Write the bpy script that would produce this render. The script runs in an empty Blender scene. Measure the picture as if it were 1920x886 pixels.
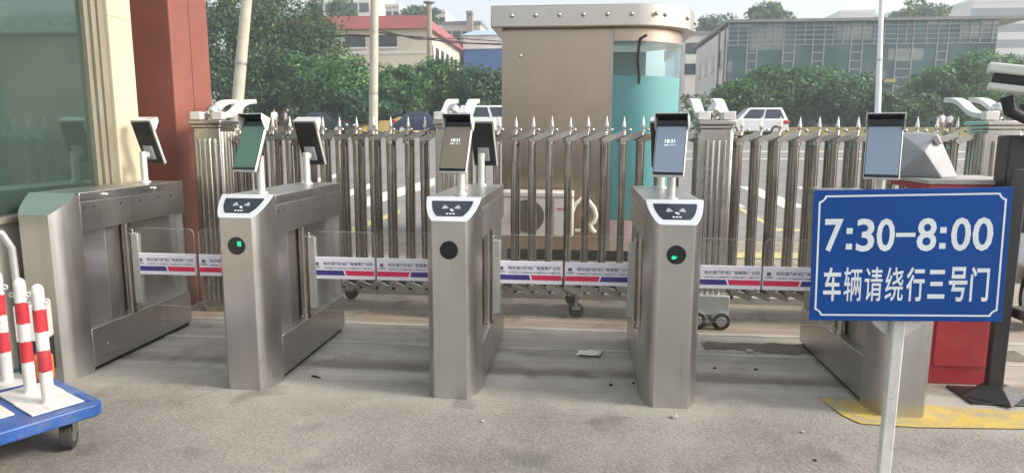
import bpy, bmesh, math, random
import numpy as np
from mathutils import Vector, Matrix
rnd = random.Random(7)
S = bpy.context.scene
COL = S.collection
R = math.radians

# ------------------------------------------------------------------ camera, sky, sun, exposure
CAM_H, F_PX, PITCH, YAW, ROLL = 1.3189, 1265.69, .1505, .1027, .0027
c_r = Vector((math.cos(YAW), math.sin(YAW), 0))
c_f = Vector((-math.sin(YAW)*math.cos(PITCH), math.cos(YAW)*math.cos(PITCH), -math.sin(PITCH)))
c_u = Vector((-math.sin(YAW)*math.sin(PITCH), math.cos(YAW)*math.sin(PITCH), math.cos(PITCH)))
c_R = math.cos(ROLL)*c_r + math.sin(ROLL)*c_u
c_U = math.cos(ROLL)*c_u - math.sin(ROLL)*c_r
cam_d = bpy.data.cameras.new('camera'); cam = bpy.data.objects.new('camera', cam_d); COL.objects.link(cam)
cam_d.sensor_width = 36; cam_d.lens = 36*F_PX/1920; cam_d.clip_start = .05; cam_d.clip_end = 3000
M = Matrix((c_R, c_U, -c_f)).transposed().to_4x4(); M.translation = Vector((0, 0, CAM_H)); cam.matrix_world = M
S.camera = cam

SUN_EL, SUN_AZ = 34, 98          # azimuth clockwise from +y (away from camera); 90 = from the right
W = bpy.data.worlds.new('World'); S.world = W; W.use_nodes = True
nt = W.node_tree; bg = nt.nodes['Background']
sky = nt.nodes.new('ShaderNodeTexSky'); sky.sky_type = 'NISHITA'; sky.sun_disc = False
sky.sun_elevation = R(SUN_EL); sky.sun_rotation = R(SUN_AZ); sky.dust_density = 3.5; sky.air_density = 1.25; sky.ozone_density = .6
hs = nt.nodes.new('ShaderNodeHueSaturation'); hs.inputs['Saturation'].default_value = .38
nt.links.new(sky.outputs[0], hs.inputs['Color']); nt.links.new(hs.outputs[0], bg.inputs[0]); bg.inputs[1].default_value = .15
sd = bpy.data.lights.new('sun', 'SUN'); sd.energy = 1.8; sd.angle = R(12); sd.color = (1, .9, .76)
so = bpy.data.objects.new('sun', sd); COL.objects.link(so)
sdir = Vector((math.sin(R(SUN_AZ))*math.cos(R(SUN_EL)), math.cos(R(SUN_AZ))*math.cos(R(SUN_EL)), math.sin(R(SUN_EL))))
so.rotation_euler = sdir.to_track_quat('Z', 'Y').to_euler(); so.location = sdir*30
vs = S.view_settings; vs.view_transform = 'Standard'; vs.look = 'None'; vs.gamma = 1; vs.use_curve_mapping = False; vs.exposure = 1.15
S.cycles.max_bounces = 10; S.cycles.transparent_max_bounces = 24; S.cycles.use_denoising = True

# ------------------------------------------------------------------ helpers
def at(px, py, x=None, y=None, z=None):
    d = c_f + c_R*((px-960)/F_PX) - c_U*((py-443)/F_PX)
    if x is not None: t = x/d.x
    elif y is not None: t = y/d.y
    else: t = (z-CAM_H)/d.z
    return Vector((0, 0, CAM_H)) + d*t
def ground_z(y):
    t = min(1, max(0, (y-8)/38)); return 1.27*(t*t*(3-2*t)*.45 + t*.55)
def on_ground(px, py):
    y = 8.0
    for _ in range(60): y = at(px, py, z=ground_z(y)).y if at(px, py, z=ground_z(y)).y > 0 else y
    lo, hi = 1.0, 46.0
    for _ in range(50):
        m = (lo+hi)/2
        if at(px, py, y=m).z > ground_z(m): lo = m
        else: hi = m
    return at(px, py, y=lo)

class MB:
    def __init__(s): s.v = []; s.f = []; s.m = []
    def add(s, vs_, fs, mi=0):
        o = len(s.v); s.v += [tuple(p) for p in vs_]
        for f in fs: s.f.append(tuple(i+o for i in f)); s.m.append(mi)
        return s
    def box(s, x0, x1, y0, y1, z0, z1, mi=0):
        return s.add([(x0,y0,z0),(x1,y0,z0),(x1,y1,z0),(x0,y1,z0),(x0,y0,z1),(x1,y0,z1),(x1,y1,z1),(x0,y1,z1)],
                     [(3,2,1,0),(4,5,6,7),(0,1,5,4),(1,2,6,5),(2,3,7,6),(3,0,4,7)], mi)
    def obox(s, c, ax, ay, az, mi=0):
        c = Vector(c); ax, ay, az = Vector(ax), Vector(ay), Vector(az)
        p = [c+ax*i+ay*j+az*k for k in (-1, 1) for (i, j) in ((-1,-1),(1,-1),(1,1),(-1,1))]
        return s.add(p, [(3,2,1,0),(4,5,6,7),(0,1,5,4),(1,2,6,5),(2,3,7,6),(3,0,4,7)], mi)
    def prism(s, poly, a, b, axis='z', mi=0):
        n = len(poly)
        def P(p, h): return (p[0], p[1], h) if axis == 'z' else (p[0], h, p[1]) if axis == 'y' else (h, p[0], p[1])
        vs_ = [P(p, a) for p in poly]+[P(p, b) for p in poly]
        return s.add(vs_, [tuple(reversed(range(n))), tuple(range(n, 2*n))]+[(i, (i+1)%n, (i+1)%n+n, i+n) for i in range(n)], mi)
    def cyl(s, p0, p1, r0, r1=None, n=14, mi=0, cap=True):
        return s.tube([p0, p1], [r0, r0 if r1 is None else r1], n, mi, cap)
    def tube(s, path, rad, n=10, mi=0, cap=True, sx=1, sy=1):
        path = [Vector(p) for p in path]
        if not hasattr(rad, '__len__'): rad = [rad]*len(path)
        o = []; rings = []
        prev = None
        for i, p in enumerate(path):
            t = (path[min(i+1, len(path)-1)]-path[max(i-1, 0)]).normalized()
            if prev is None:
                a = Vector((1, 0, 0)) if abs(t.x) < .9 else Vector((0, 1, 0))
                a = (a-t*a.dot(t)).normalized()
            else: a = (prev-t*prev.dot(t)).normalized()
            prev = a; b = t.cross(a)
            rings.append([p+(a*math.cos(2*math.pi*k/n)*sx+b*math.sin(2*math.pi*k/n)*sy)*rad[i] for k in range(n)])
        vs_ = [q for r in rings for q in r]; fs = []
        for i in range(len(rings)-1):
            for k in range(n): fs.append((i*n+k, i*n+(k+1)%n, (i+1)*n+(k+1)%n, (i+1)*n+k))
        if cap: fs.append(tuple(reversed(range(n)))); fs.append(tuple(range((len(rings)-1)*n, len(rings)*n)))
        return s.add(vs_, fs, mi)
    def lathe(s, prof, c=(0,0,0), n=18, mi=0):
        vs_ = [(c[0]+r*math.cos(2*math.pi*k/n), c[1]+r*math.sin(2*math.pi*k/n), c[2]+z) for (r, z) in prof for k in range(n)]
        fs = [(i*n+k, i*n+(k+1)%n, (i+1)*n+(k+1)%n, (i+1)*n+k) for i in range(len(prof)-1) for k in range(n)]
        fs += [tuple(reversed(range(n))), tuple(range((len(prof)-1)*n, len(prof)*n))]
        return s.add(vs_, fs, mi)
    def sphere(s, c, r, n=14, m=9, mi=0, sz=1):
        return s.lathe([(max(1e-4, r*math.sin(math.pi*i/m)), -r*sz*math.cos(math.pi*i/m)) for i in range(m+1)], c, n, mi)
    def xf(s, mat): s.v = [tuple(mat @ Vector(p)) for p in s.v]; return s
    def build(s, name, mat, parent=None, loc=None, smooth=True, bevel=0, seg=2, ang=35):
        me = bpy.data.meshes.new(name); me.from_pydata(s.v, [], s.f)
        for m in (mat if isinstance(mat, (list, tuple)) else [mat]): me.materials.append(m)
        me.polygons.foreach_set('material_index', s.m)
        if smooth:
            me.polygons.foreach_set('use_smooth', [True]*len(me.polygons)); me.update()
            me.set_sharp_from_angle(angle=R(ang))
        me.update()
        o = bpy.data.objects.new(name, me); COL.objects.link(o)
        if parent: o.parent = parent
        if loc is not None: o.location = loc
        if bevel:
            b = o.modifiers.new('bevel', 'BEVEL'); b.width = bevel; b.segments = seg; b.limit_method = 'ANGLE'; b.angle_limit = R(30); b.harden_normals = False
        return o
def tag(o, label=None, cat=None, group=None, kind=None):
    if label: o['label'] = label
    if cat: o['category'] = cat
    if group: o['group'] = group
    if kind: o['kind'] = kind
    return o
def empty(name, loc=(0, 0, 0), rz=0):
    o = bpy.data.objects.new(name, None); COL.objects.link(o); o.location = loc; o.rotation_euler = (0, 0, rz); o.empty_display_size = .1; return o
def copy_tree(o, parent=None):
    c = o.copy(); COL.objects.link(c)
    if parent: c.parent = parent
    for ch in list(o.children): copy_tree(ch, c)
    return c
def text_geo(txt, w, h, bold=0.0, spacing=1.0):
    """filled outlines of a line of writing, fitted into w x h, lower left corner at 0,0"""
    cu = bpy.data.curves.new('writing', 'FONT'); cu.body = txt; cu.offset = bold; cu.space_character = spacing; cu.resolution_u = 3
    o = bpy.data.objects.new('writing', cu); COL.objects.link(o)
    dg = bpy.context.evaluated_depsgraph_get(); me = bpy.data.meshes.new_from_object(o.evaluated_get(dg))
    v = np.array([p.co[:2] for p in me.vertices]); fs = [tuple(p.vertices) for p in me.polygons]
    bpy.data.objects.remove(o); bpy.data.curves.remove(cu); bpy.data.meshes.remove(me)
    lo, hi = v.min(0), v.max(0); v = (v-lo)/(hi-lo)*np.array([w, h])
    return v, fs
def put_text(mb, txt, x, y, z, w, h, mi=0, bold=0.0, spacing=1.0):
    v, fs = text_geo(txt, w, h, bold, spacing)
    mb.add([(x+a, y, z+b) for a, b in v], fs, mi)

# ------------------------------------------------------------------ materials
def newmat(name):
    m = bpy.data.materials.new(name); m.use_nodes = True
    return m, m.node_tree, m.node_tree.nodes['Principled BSDF']
def N(t, typ, **kw):
    n = t.nodes.new(typ)
    for k, v in kw.items():
        if k in n.inputs: n.inputs[k].default_value = v
        else: setattr(n, k, v)
    return n
def ramp(t, fac, stops):
    r = t.nodes.new('ShaderNodeValToRGB'); t.links.new(fac, r.inputs[0]); e = r.color_ramp.elements
    while len(e) < len(stops): e.new(.5)
    for i, (p, c) in enumerate(stops): e[i].position = p; e[i].color = (*c, 1) if hasattr(c, '__len__') else (c, c, c, 1)
    return r.outputs[0]
def mixc(t, fac, a, b, mode='MIX'):
    n = t.nodes.new('ShaderNodeMix'); n.data_type = 'RGBA'; n.blend_type = mode
    for i, v in ((0, fac), (6, a), (7, b)):
        if hasattr(v, 'links') or isinstance(v, bpy.types.NodeSocket): t.links.new(v, n.inputs[i])
        else: n.inputs[i].default_value = v if i == 0 else (*v, 1)
    return n.outputs[2]
def coords(t, scale=(1, 1, 1), world=False):
    m = N(t, 'ShaderNodeMapping'); m.inputs['Scale'].default_value = scale
    if world: t.links.new(N(t, 'ShaderNodeNewGeometry').outputs['Position'], m.inputs[0])
    else:
        tc = N(t, 'ShaderNodeTexCoord'); oi = N(t, 'ShaderNodeObjectInfo')
        mu = N(t, 'ShaderNodeVectorMath', operation='SCALE'); t.links.new(oi.outputs['Random'], mu.inputs['Scale']); mu.inputs[0].default_value = (7.3, 5.1, 3.7)
        ad = N(t, 'ShaderNodeVectorMath', operation='ADD'); t.links.new(tc.outputs['Object'], ad.inputs[0]); t.links.new(mu.outputs[0], ad.inputs[1])
        t.links.new(ad.outputs[0], m.inputs[0])
    return m.outputs[0]
def noise(t, vec, scale, detail=3, rough=.55):
    n = N(t, 'ShaderNodeTexNoise'); n.inputs['Scale'].default_value = scale; n.inputs['Detail'].default_value = detail; n.inputs['Roughness'].default_value = rough
    t.links.new(vec, n.inputs['Vector']); return n.outputs[0]
def bump(t, p, h, strength, dist=.01):
    b = N(t, 'ShaderNodeBump'); b.inputs['Strength'].default_value = strength; b.inputs['Distance'].default_value = dist
    t.links.new(h, b.inputs['Height']); t.links.new(b.outputs[0], p.inputs['Normal'])
def plain(name, col, rough=.5, metal=0, var=.18, vs_=6, spec=None, bmp=0, coat=0, dirt=0):
    m, t, p = newmat(name); p.inputs['Roughness'].default_value = rough; p.inputs['Metallic'].default_value = metal
    co = coords(t); n = noise(t, co, vs_, 4)
    c = ramp(t, n, [(.3, [x*(1-var) for x in col]), (.7, [min(1, x*(1+var*.6)) for x in col])])
    if dirt:
        c = mixc(t, ramp(t, noise(t, co, 38, 4, .7), [(.60, 0.0), (.72, dirt)]), c, (.16, .14, .115))
        c = mixc(t, ramp(t, noise(t, co, 5, 6, .65), [(.52, 0.0), (.75, dirt*.6)]), c, (.22, .20, .17))
    t.links.new(c, p.inputs['Base Color'])
    n2 = noise(t, co, vs_*3.1, 3); t.links.new(ramp(t, n2, [(.3, max(.03, rough*.8)), (.7, min(1, rough*1.2))]), p.inputs['Roughness'])
    if spec is not None: p.inputs['Specular IOR Level'].default_value = spec
    if coat: p.inputs['Coat Weight'].default_value = coat
    if bmp: bump(t, p, noise(t, co, vs_*6, 4), bmp)
    return m
def steel(name, col=(.56, .54, .51), rough=.27, streak=(90, 90, 1.2), smudge=.5, bstr=.12):
    m, t, p = newmat(name); p.inputs['Metallic'].default_value = 1
    n1 = noise(t, coords(t, streak), 1, 3, .6); n2 = noise(t, coords(t, (3, 3, 2)), 1, 5, .6)
    c = ramp(t, n1, [(.25, [x*.93 for x in col]), (.75, [min(1, x*1.04) for x in col])])
    c = mixc(t, .55*smudge, c, ramp(t, n2, [(.35, (.38, .36, .33)), (.65, (.62, .60, .57))]))
    t.links.new(c, p.inputs['Base Color'])
    mx = N(t, 'ShaderNodeMath', operation='MULTIPLY_ADD'); t.links.new(n2, mx.inputs[0]); mx.inputs[1].default_value = .25; mx.inputs[2].default_value = rough-.12
    ad = N(t, 'ShaderNodeMath', operation='MULTIPLY_ADD'); t.links.new(n1, ad.inputs[0]); ad.inputs[1].default_value = .14; t.links.new(mx.outputs[0], ad.inputs[2])
    t.links.new(ad.outputs[0], p.inputs['Roughness'])
    bump(t, p, n1, bstr, .002)
    return m
MT = {}
MT['steel'] = steel('brushed_steel', (.60, .595, .59), .25, (70, 70, .6), .35, .02)
MT['steel_side'] = steel('brushed_steel_side', (.52, .515, .51), .27, (2, 2, 90), .8, .04)
MT['steel_dark'] = steel('dull_steel', (.34, .33, .32), .36)
MT['tube'] = plain('polished_tube_steel', (.44, .41, .37), .17, 1, .22, 5)
MT['pillar_steel'] = steel('pillar_steel', (.52, .50, .46), .18, (14, 14, .7), .7, .02)
MT['booth_steel'] = steel('booth_steel', (.42, .325, .265), .25, (5, 5, .25), .25, .004)
MT['mirror'] = steel('polished_steel', (.7, .69, .67), .12, (30, 30, 30), .3, .02)
MT['silver'] = plain('silver_paint', (.62, .62, .61), .35, .35, .06)
MT['white_plastic'] = plain('white_plastic', (.50, .52, .56), .35, 0, .05)
MT['white_paint'] = plain('white_paint', (.58, .57, .55), .45, 0, .12, 9, bmp=.05, dirt=.55)
MT['scroll_white'] = plain('weathered_white_metal', (.72, .71, .68), .35, .3, .14, 12)
MT['red_tape'] = plain('red_tape', (.44, .028, .042), .4, 0, .22, 12, dirt=.35)
MT['black'] = plain('black_plastic', (.018, .018, .02), .38, 0, .2)
MT['black_gloss'] = plain('black_glass', (.008, .011, .014), .07, 0, .1)
MT['rubber'] = plain('black_rubber', (.025, .025, .025), .75, 0, .25)
MT['grey_plastic'] = plain('grey_plastic', (.33, .34, .36), .5, 0, .1)
MT['bracket'] = plain('grey_aluminium', (.50, .50, .49), .38, .6, .08, 10)
MT['blue_trolley'] = plain('blue_trolley', (.018, .075, .27), .45, 0, .25, 7, bmp=.05, dirt=.5)
MT['sign_blue'] = plain('sign_blue', (.002, .058, .27), .45, 0, .12, 3, spec=.25)
MT['sign_white'] = plain('sign_white', (.66, .72, .76), .4, 0, .06)
MT['strip_white'] = plain('strip_white', (.78, .75, .82), .4, 0, .04)
MT['strip_blue'] = plain('strip_blue', (.05, .04, .22), .4, 0, .08)
MT['strip_red'] = plain('strip_red', (.66, .025, .09), .4, 0, .08)
MT['strip_ink'] = plain('strip_ink', (.06, .06, .13), .5, 0, .05)
MT['cream'] = plain('cream_panel', (.53, .47, .34), .45, 0, .08, 2.5, bmp=.04, dirt=.15)
MT['frame_beige'] = plain('beige_frame', (.25, .23, .17), .45, .2, .12, 4)
MT['red_pillar'] = plain('red_painted_panel', (.23, .078, .057), .5, 0, .16, 2, bmp=.05, dirt=.22)
MT['gap'] = plain('gap_shade_and_seam', (.10, .09, .075), .7, 0, .1)
MT['red_cab'] = plain('red_cabinet_paint', (.36, .032, .04), .45, 0, .16, 5, bmp=.03, dirt=.25)
MT['black_paint'] = plain('black_post_paint', (.02, .019, .023), .42, 0, .3, 6)
MT['hood'] = plain('cream_white_shell', (.72, .73, .68), .35, 0, .08, 4)
MT['ac_white'] = plain('yellowed_white_case', (.52, .49, .46), .45, 0, .08, 4)
MT['ac_fan'] = plain('fan_dark', (.15, .14, .13), .5, 0, .2, 30)
MT['hose'] = plain('pale_hose_wrap', (.62, .60, .53), .6, 0, .12, 30)
MT['concrete_pole'] = plain('pole_concrete', (.44, .42, .34), .75, 0, .14, 3, bmp=.1)
MT['lamp_white'] = plain('white_lamp_pole', (.75, .77, .78), .4, 0, .05)
MT['bark'] = plain('bark', (.09, .07, .05), .85, 0, .3, 5, bmp=.3)
MT['paper'] = plain('litter_paper', (.72, .72, .68), .7, 0, .1, 20)
MT['stick'] = plain('dark_twig', (.02, .018, .015), .8)
MT['stone'] = plain('pale_stone', (.42, .40, .36), .85, 0, .2, 40, bmp=.3)
MT['pink_roof'] = plain('faded_red_roof', (.29, .075, .08), .7, 0, .12, .6)
MT['pale_wall'] = plain('pale_yellow_wall', (.62, .56, .44), .8, 0, .14, .5)
MT['white_wall'] = plain('white_render_wall', (.66, .64, .60), .8, 0, .14, .5)
MT['grey_wall'] = plain('grey_render_wall', (.46, .46, .46), .8, 0, .16, .5)
MT['blue_roof'] = plain('pale_blue_roof', (.34, .45, .62), .6, 0, .1, .5)
MT['blue_wall'] = plain('blue_sheet_wall', (.025, .10, .27), .6, 0, .14, .7)
MT['brick_stack'] = plain('chimney_render', (.28, .24, .2), .85, 0, .2, 2)
MT['dark_window'] = plain('dark_window', (.035, .04, .05), .12, 0, .3, .8)
MT['mullion'] = plain('pale_mullion', (.25, .285, .30), .5, 0, .08, 1)
MT['roof_dark'] = plain('grey_roof_edge', (.20, .20, .20), .7, 0, .15, 1)
MT['tower'] = plain('far_tower_wall', (.52, .48, .44), .85, 0, .12, .15)
MT['yellow_wall'] = plain('yellow_barrier_paint', (.40, .34, .14), .6, 0, .18, 2)
MT['tarp'] = plain('yellow_tarp', (.42, .31, .10), .6, 0, .2, 3, bmp=.2)
MT['tan_wall'] = plain('tan_wall', (.36, .28, .20), .8, 0, .2, 2)
MT['car_black'] = plain('black_car_paint', (.02, .022, .026), .18, 0, .05, 2, coat=.6)
MT['car_blue'] = plain('blue_car_paint', (.018, .03, .075), .25, 0, .05, 2, coat=.6)
MT['car_red'] = plain('red_car_paint', (.30, .02, .035), .25, 0, .05, 2, coat=.6)
MT['car_white'] = plain('white_car_paint', (.74, .74, .75), .22, 0, .03, 2, coat=.6)
MT['car_glass'] = plain('car_window', (.03, .04, .06), .06, 0, .1)
MT['tail_red'] = plain('tail_lamp_red', (.50, .015, .02), .2)
MT['lamp_clear'] = plain('headlamp_clear', (.6, .62, .65), .1)
MT['skin'] = plain('skin', (.42, .26, .19), .6, 0, .08)
MT['shirt'] = plain('white_shirt', (.72, .72, .72), .8, 0, .08, 10)
MT['trousers'] = plain('dark_trousers', (.04, .042, .05), .85, 0, .2, 10)
MT['khaki'] = plain('khaki_trousers', (.36, .24, .15), .85, 0, .15, 10)
MT['hair'] = plain('black_hair', (.012, .011, .01), .7)
MT['cable'] = plain('black_cable', (.02, .02, .022), .6)
MT['orange'] = plain('orange_plastic', (.60, .20, .05), .6)
MT['gold'] = plain('brass_padlock', (.65, .5, .25), .25, 1, .1)

def glass_mat(name, tint, gloss=.05, op=.12):
    m, t, p = newmat(name); out = t.nodes['Material Output']
    tr = N(t, 'ShaderNodeBsdfTransparent'); tr.inputs[0].default_value = (*tint, 1)
    gl = N(t, 'ShaderNodeBsdfGlossy'); gl.inputs[0].default_value = (1, 1, 1, 1); gl.inputs['Roughness'].default_value = .02
    fr = N(t, 'ShaderNodeFresnel'); fr.inputs[0].default_value = 1.45
    bk = N(t, 'ShaderNodeNewGeometry'); ib = N(t, 'ShaderNodeMath', operation='SUBTRACT'); ib.inputs[0].default_value = 1; t.links.new(bk.outputs['Backfacing'], ib.inputs[1])
    ff = N(t, 'ShaderNodeMath', operation='MULTIPLY'); t.links.new(fr.outputs[0], ff.inputs[0]); t.links.new(ib.outputs[0], ff.inputs[1])
    mx = N(t, 'ShaderNodeMixShader'); t.links.new(ff.outputs[0], mx.inputs[0]); t.links.new(tr.outputs[0], mx.inputs[1]); t.links.new(gl.outputs[0], mx.inputs[2])
    df = N(t, 'ShaderNodeBsdfDiffuse'); df.inputs[0].default_value = (.7, .72, .7, 1)
    m2 = N(t, 'ShaderNodeMixShader'); m2.inputs[0].default_value = op; t.links.new(mx.outputs[0], m2.inputs[1]); t.links.new(df.outputs[0], m2.inputs[2])
    t.links.new(m2.outputs[0], out.inputs[0]); return m
MT['acrylic'] = glass_mat('clear_acrylic', (.97, .98, .97), op=.015)
MT['acrylic_edge'] = glass_mat('acrylic_edge', (.97, .98, .97), op=.38)
MT['booth_glass'] = glass_mat('booth_glass', (.80, .94, .95), op=.05)
def coated_glass(name, col, rough, met):
    m, t, p = newmat(name); co = coords(t, (1, 1, 1), True)
    n = noise(t, co, .8, 3); t.links.new(ramp(t, n, [(.3, [x*.8 for x in col]), (.7, [x*1.15 for x in col])]), p.inputs['Base Color'])
    p.inputs['Metallic'].default_value = met; p.inputs['Roughness'].default_value = rough
    bump(t, p, noise(t, co, .6, 2), .04, .05); return m
MT['wall_glass'] = coated_glass('green_coated_glass', (.125, .185, .165), .06, .75)
def pane_glass():
    m, t, p = newmat('tinted_pane_glass'); w = coords(t, (.62, 1, .95), True)
    sn = N(t, 'ShaderNodeVectorMath', operation='FLOOR'); t.links.new(w, sn.inputs[0]); wn = N(t, 'ShaderNodeTexWhiteNoise'); t.links.new(sn.outputs[0], wn.inputs['Vector'])
    c = ramp(t, wn.outputs['Value'], [(.0, (.015, .04, .042)), (.35, (.025, .06, .062)), (.62, (.045, .095, .098)), (.80, (.12, .14, .14)), (.95, (.30, .29, .26))])  # pane tones stand for curtains and for painted-in reflections of trees and sky
    c = mixc(t, .5, c, ramp(t, noise(t, coords(t, (1, 1, 1), True), .22, 4), [(.38, (.018, .05, .045)), (.62, (.07, .125, .13))]))
    t.links.new(c, p.inputs['Base Color']); p.inputs['Metallic'].default_value = .6; p.inputs['Roughness'].default_value = .07
    bump(t, p, noise(t, coords(t, (1, 1, 1), True), .9, 2), .06, .06); return m
MT['far_glass'] = pane_glass()
MT['film'] = plain('teal_window_film', (.085, .30, .305), .4, 0, .3, .9)
MT['film_pale'] = plain('pale_inner_wall', (.22, .40, .42), .5, 0, .08, 1.5)
def screen_mat(name, col, e):
    m, t, p = newmat(name); p.inputs['Base Color'].default_value = (*col, 1); p.inputs['Roughness'].default_value = .12
    p.inputs['Emission Color'].default_value = (*col, 1); p.inputs['Emission Strength'].default_value = e; return m
MT['led_green'] = screen_mat('green_led', (.02, .55, .28), .8)
MT['digits'] = screen_mat('lit_digits', (.85, .9, .92), .6)
MT['screen_blue'] = screen_mat('lit_screen_blue', (.15, .19, .245), .32)
MT['screen_dim'] = screen_mat('dim_screen', (.13, .115, .088), .3)
MT['screen_green'] = screen_mat('green_dim_screen', (.05, .10, .078), .35)
MT['icon'] = plain('printed_icon', (.30, .33, .36), .5)
MT['icon_light'] = plain('printed_label', (.62, .66, .68), .5)

def leaf_mat(name, dark, light):
    m, t, p = newmat(name); g = N(t, 'ShaderNodeNewGeometry')
    n = noise(t, coords(t, (1, 1, 1)), .55, 4)
    c = ramp(t, n, [(.32, dark), (.68, light)])
    v = ramp(t, g.outputs['Random Per Island'], [(0, .5), (1, 1.5)])
    c = mixc(t, 1.0, c, v, 'MULTIPLY'); t.links.new(c, p.inputs['Base Color'])
    p.inputs['Roughness'].default_value = .55; p.inputs['Specular IOR Level'].default_value = .3
    tl = N(t, 'ShaderNodeBsdfTranslucent'); t.links.new(c, tl.inputs[0]); ms = N(t, 'ShaderNodeMixShader'); ms.inputs[0].default_value = .25
    t.links.new(p.outputs[0], ms.inputs[1]); t.links.new(tl.outputs[0], ms.inputs[2]); t.links.new(ms.outputs[0], t.nodes['Material Output'].inputs[0])
    return m
LEAF = [leaf_mat('leaf_dark_green', (.036, .074, .030), (.085, .155, .054)),
        leaf_mat('leaf_mid_green', (.042, .10, .036), (.105, .215, .07)),
        leaf_mat('leaf_bright_green', (.05, .125, .038), (.12, .25, .075)),
        leaf_mat('leaf_blue_green', (.036, .09, .046), (.088, .18, .086))]

def ground_mat():
    m, t, p = newmat('forecourt_ground'); w = coords(t, (1, 1, 1), True)
    big = noise(t, w, .9, 5); mid = noise(t, w, 5, 5); fine = noise(t, w, 70, 3); strk = noise(t, coords(t, (.7, 9, 1), True), 1, 5)
    vo = N(t, 'ShaderNodeTexVoronoi'); vo.inputs['Scale'].default_value = 75; t.links.new(w, vo.inputs['Vector'])
    asp = ramp(t, vo.outputs['Color'], [(.1, (.13, .122, .11)), (.55, (.225, .212, .19)), (.95, (.36, .34, .305))])
    asp = mixc(t, .45, asp, ramp(t, fine, [(.3, (.12, .115, .105)), (.7, (.27, .255, .235))]))
    asp = mixc(t, .55, asp, ramp(t, big, [(.38, (.145, .13, .115)), (.60, (.265, .25, .225))]))
    asp = mixc(t, ramp(t, mid, [(.56, 0.0), (.68, .35)]), asp, (.30, .28, .25))
    con = ramp(t, strk, [(.3, (.27, .25, .222)), (.5, (.355, .335, .30)), (.7, (.44, .42, .38))])
    con = mixc(t, .4, con, ramp(t, mid, [(.35, (.24, .225, .20)), (.65, (.40, .38, .345))]))
    brn = ramp(t, strk, [(.3, (.23, .19, .15)), (.7, (.36, .30, .24))])
    sx = N(t, 'ShaderNodeSeparateXYZ'); t.links.new(w, sx.inputs[0])
    wob = N(t, 'ShaderNodeMath', operation='MULTIPLY_ADD'); t.links.new(mid, wob.inputs[0]); wob.inputs[1].default_value = .10; t.links.new(sx.outputs[1], wob.inputs[2])
    wob2 = N(t, 'ShaderNodeMath', operation='MULTIPLY_ADD'); t.links.new(big, wob2.inputs[0]); wob2.inputs[1].default_value = .55; t.links.new(sx.outputs[1], wob2.inputs[2])
    def band(v, a, b):
        r = N(t, 'ShaderNodeMapRange'); t.links.new(v, r.inputs[0]); r.inputs[1].default_value = a; r.inputs[2].default_value = b; return r.outputs[0]
    c = mixc(t, band(wob2.outputs[0], 3.25, 3.75), asp, con)
    # darker worn joint between slabs
    j = N(t, 'ShaderNodeMath', operation='MULTIPLY'); t.links.new(band(wob.outputs[0], 3.60, 3.64), j.inputs[0]); t.links.new(band(wob.outputs[0], 3.80, 3.70), j.inputs[1])
    c = mixc(t, j.outputs[0], c, (.19, .17, .145))
    c = mixc(t, band(wob.outputs[0], 4.50, 4.58), c, brn)
    c = mixc(t, ramp(t, noise(t, w, 1.7, 6, .65), [(.60, 0.0), (.72, .6)]), c, (.13, .12, .11))
    wd = N(t, 'ShaderNodeVectorMath', operation='SCALE'); nz3 = N(t, 'ShaderNodeTexNoise'); nz3.inputs['Scale'].default_value = 2.2; nz3.inputs['Detail'].default_value = 5; t.links.new(w, nz3.inputs['Vector'])
    t.links.new(nz3.outputs['Color'], wd.inputs[0]); wd.inputs['Scale'].default_value = .9; wa = N(t, 'ShaderNodeVectorMath', operation='ADD'); t.links.new(w, wa.inputs[0]); t.links.new(wd.outputs[0], wa.inputs[1])
    vc = N(t, 'ShaderNodeTexVoronoi', feature='DISTANCE_TO_EDGE'); vc.inputs['Scale'].default_value = .62; t.links.new(wa.outputs[0], vc.inputs['Vector'])
    cm_ = N(t, 'ShaderNodeMath', operation='MULTIPLY'); t.links.new(ramp(t, vc.outputs['Distance'], [(.0, .62), (.008, 0.0)]), cm_.inputs[0]); t.links.new(ramp(t, noise(t, w, .8, 2), [(.50, 0.0), (.58, 1.0)]), cm_.inputs[1])
    c = mixc(t, cm_.outputs[0], c, (.05, .045, .04))
    c = mixc(t, ramp(t, noise(t, coords(t, (1.6, .5, 1), True), .8, 6, .6), [(.52, 0.0), (.64, .5)]), c, (.34, .325, .30))
    c = mixc(t, ramp(t, noise(t, w, 2.6, 3, .5), [(.60, 0.0), (.70, .55)]), c, (.085, .08, .075))
    t.links.new(c, p.inputs['Base Color']); p.inputs['Roughness'].default_value = .82; p.inputs['Specular IOR Level'].default_value = .3
    hm = N(t, 'ShaderNodeMath', operation='ADD'); t.links.new(vo.outputs['Distance'], hm.inputs[0]); t.links.new(mid, hm.inputs[1])
    bump(t, p, hm.outputs[0], .35, .006); return m
MT['ground'] = ground_mat()
def road_mat():
    m, t, p = newmat('road_asphalt'); w = coords(t, (1, 1, 1), True)
    c = ramp(t, noise(t, w, 1.2, 6), [(.3, (.15, .145, .14)), (.7, (.23, .225, .215))])
    c = mixc(t, .4, c, ramp(t, noise(t, coords(t, (.3, 2.2, 1), True), 1, 4), [(.35, (.14, .135, .13)), (.65, (.27, .26, .25))]))
    t.links.new(c, p.inputs['Base Color']); p.inputs['Roughness'].default_value = .8; bump(t, p, noise(t, w, 60, 3), .2, .005); return m
MT['road'] = road_mat()
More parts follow.
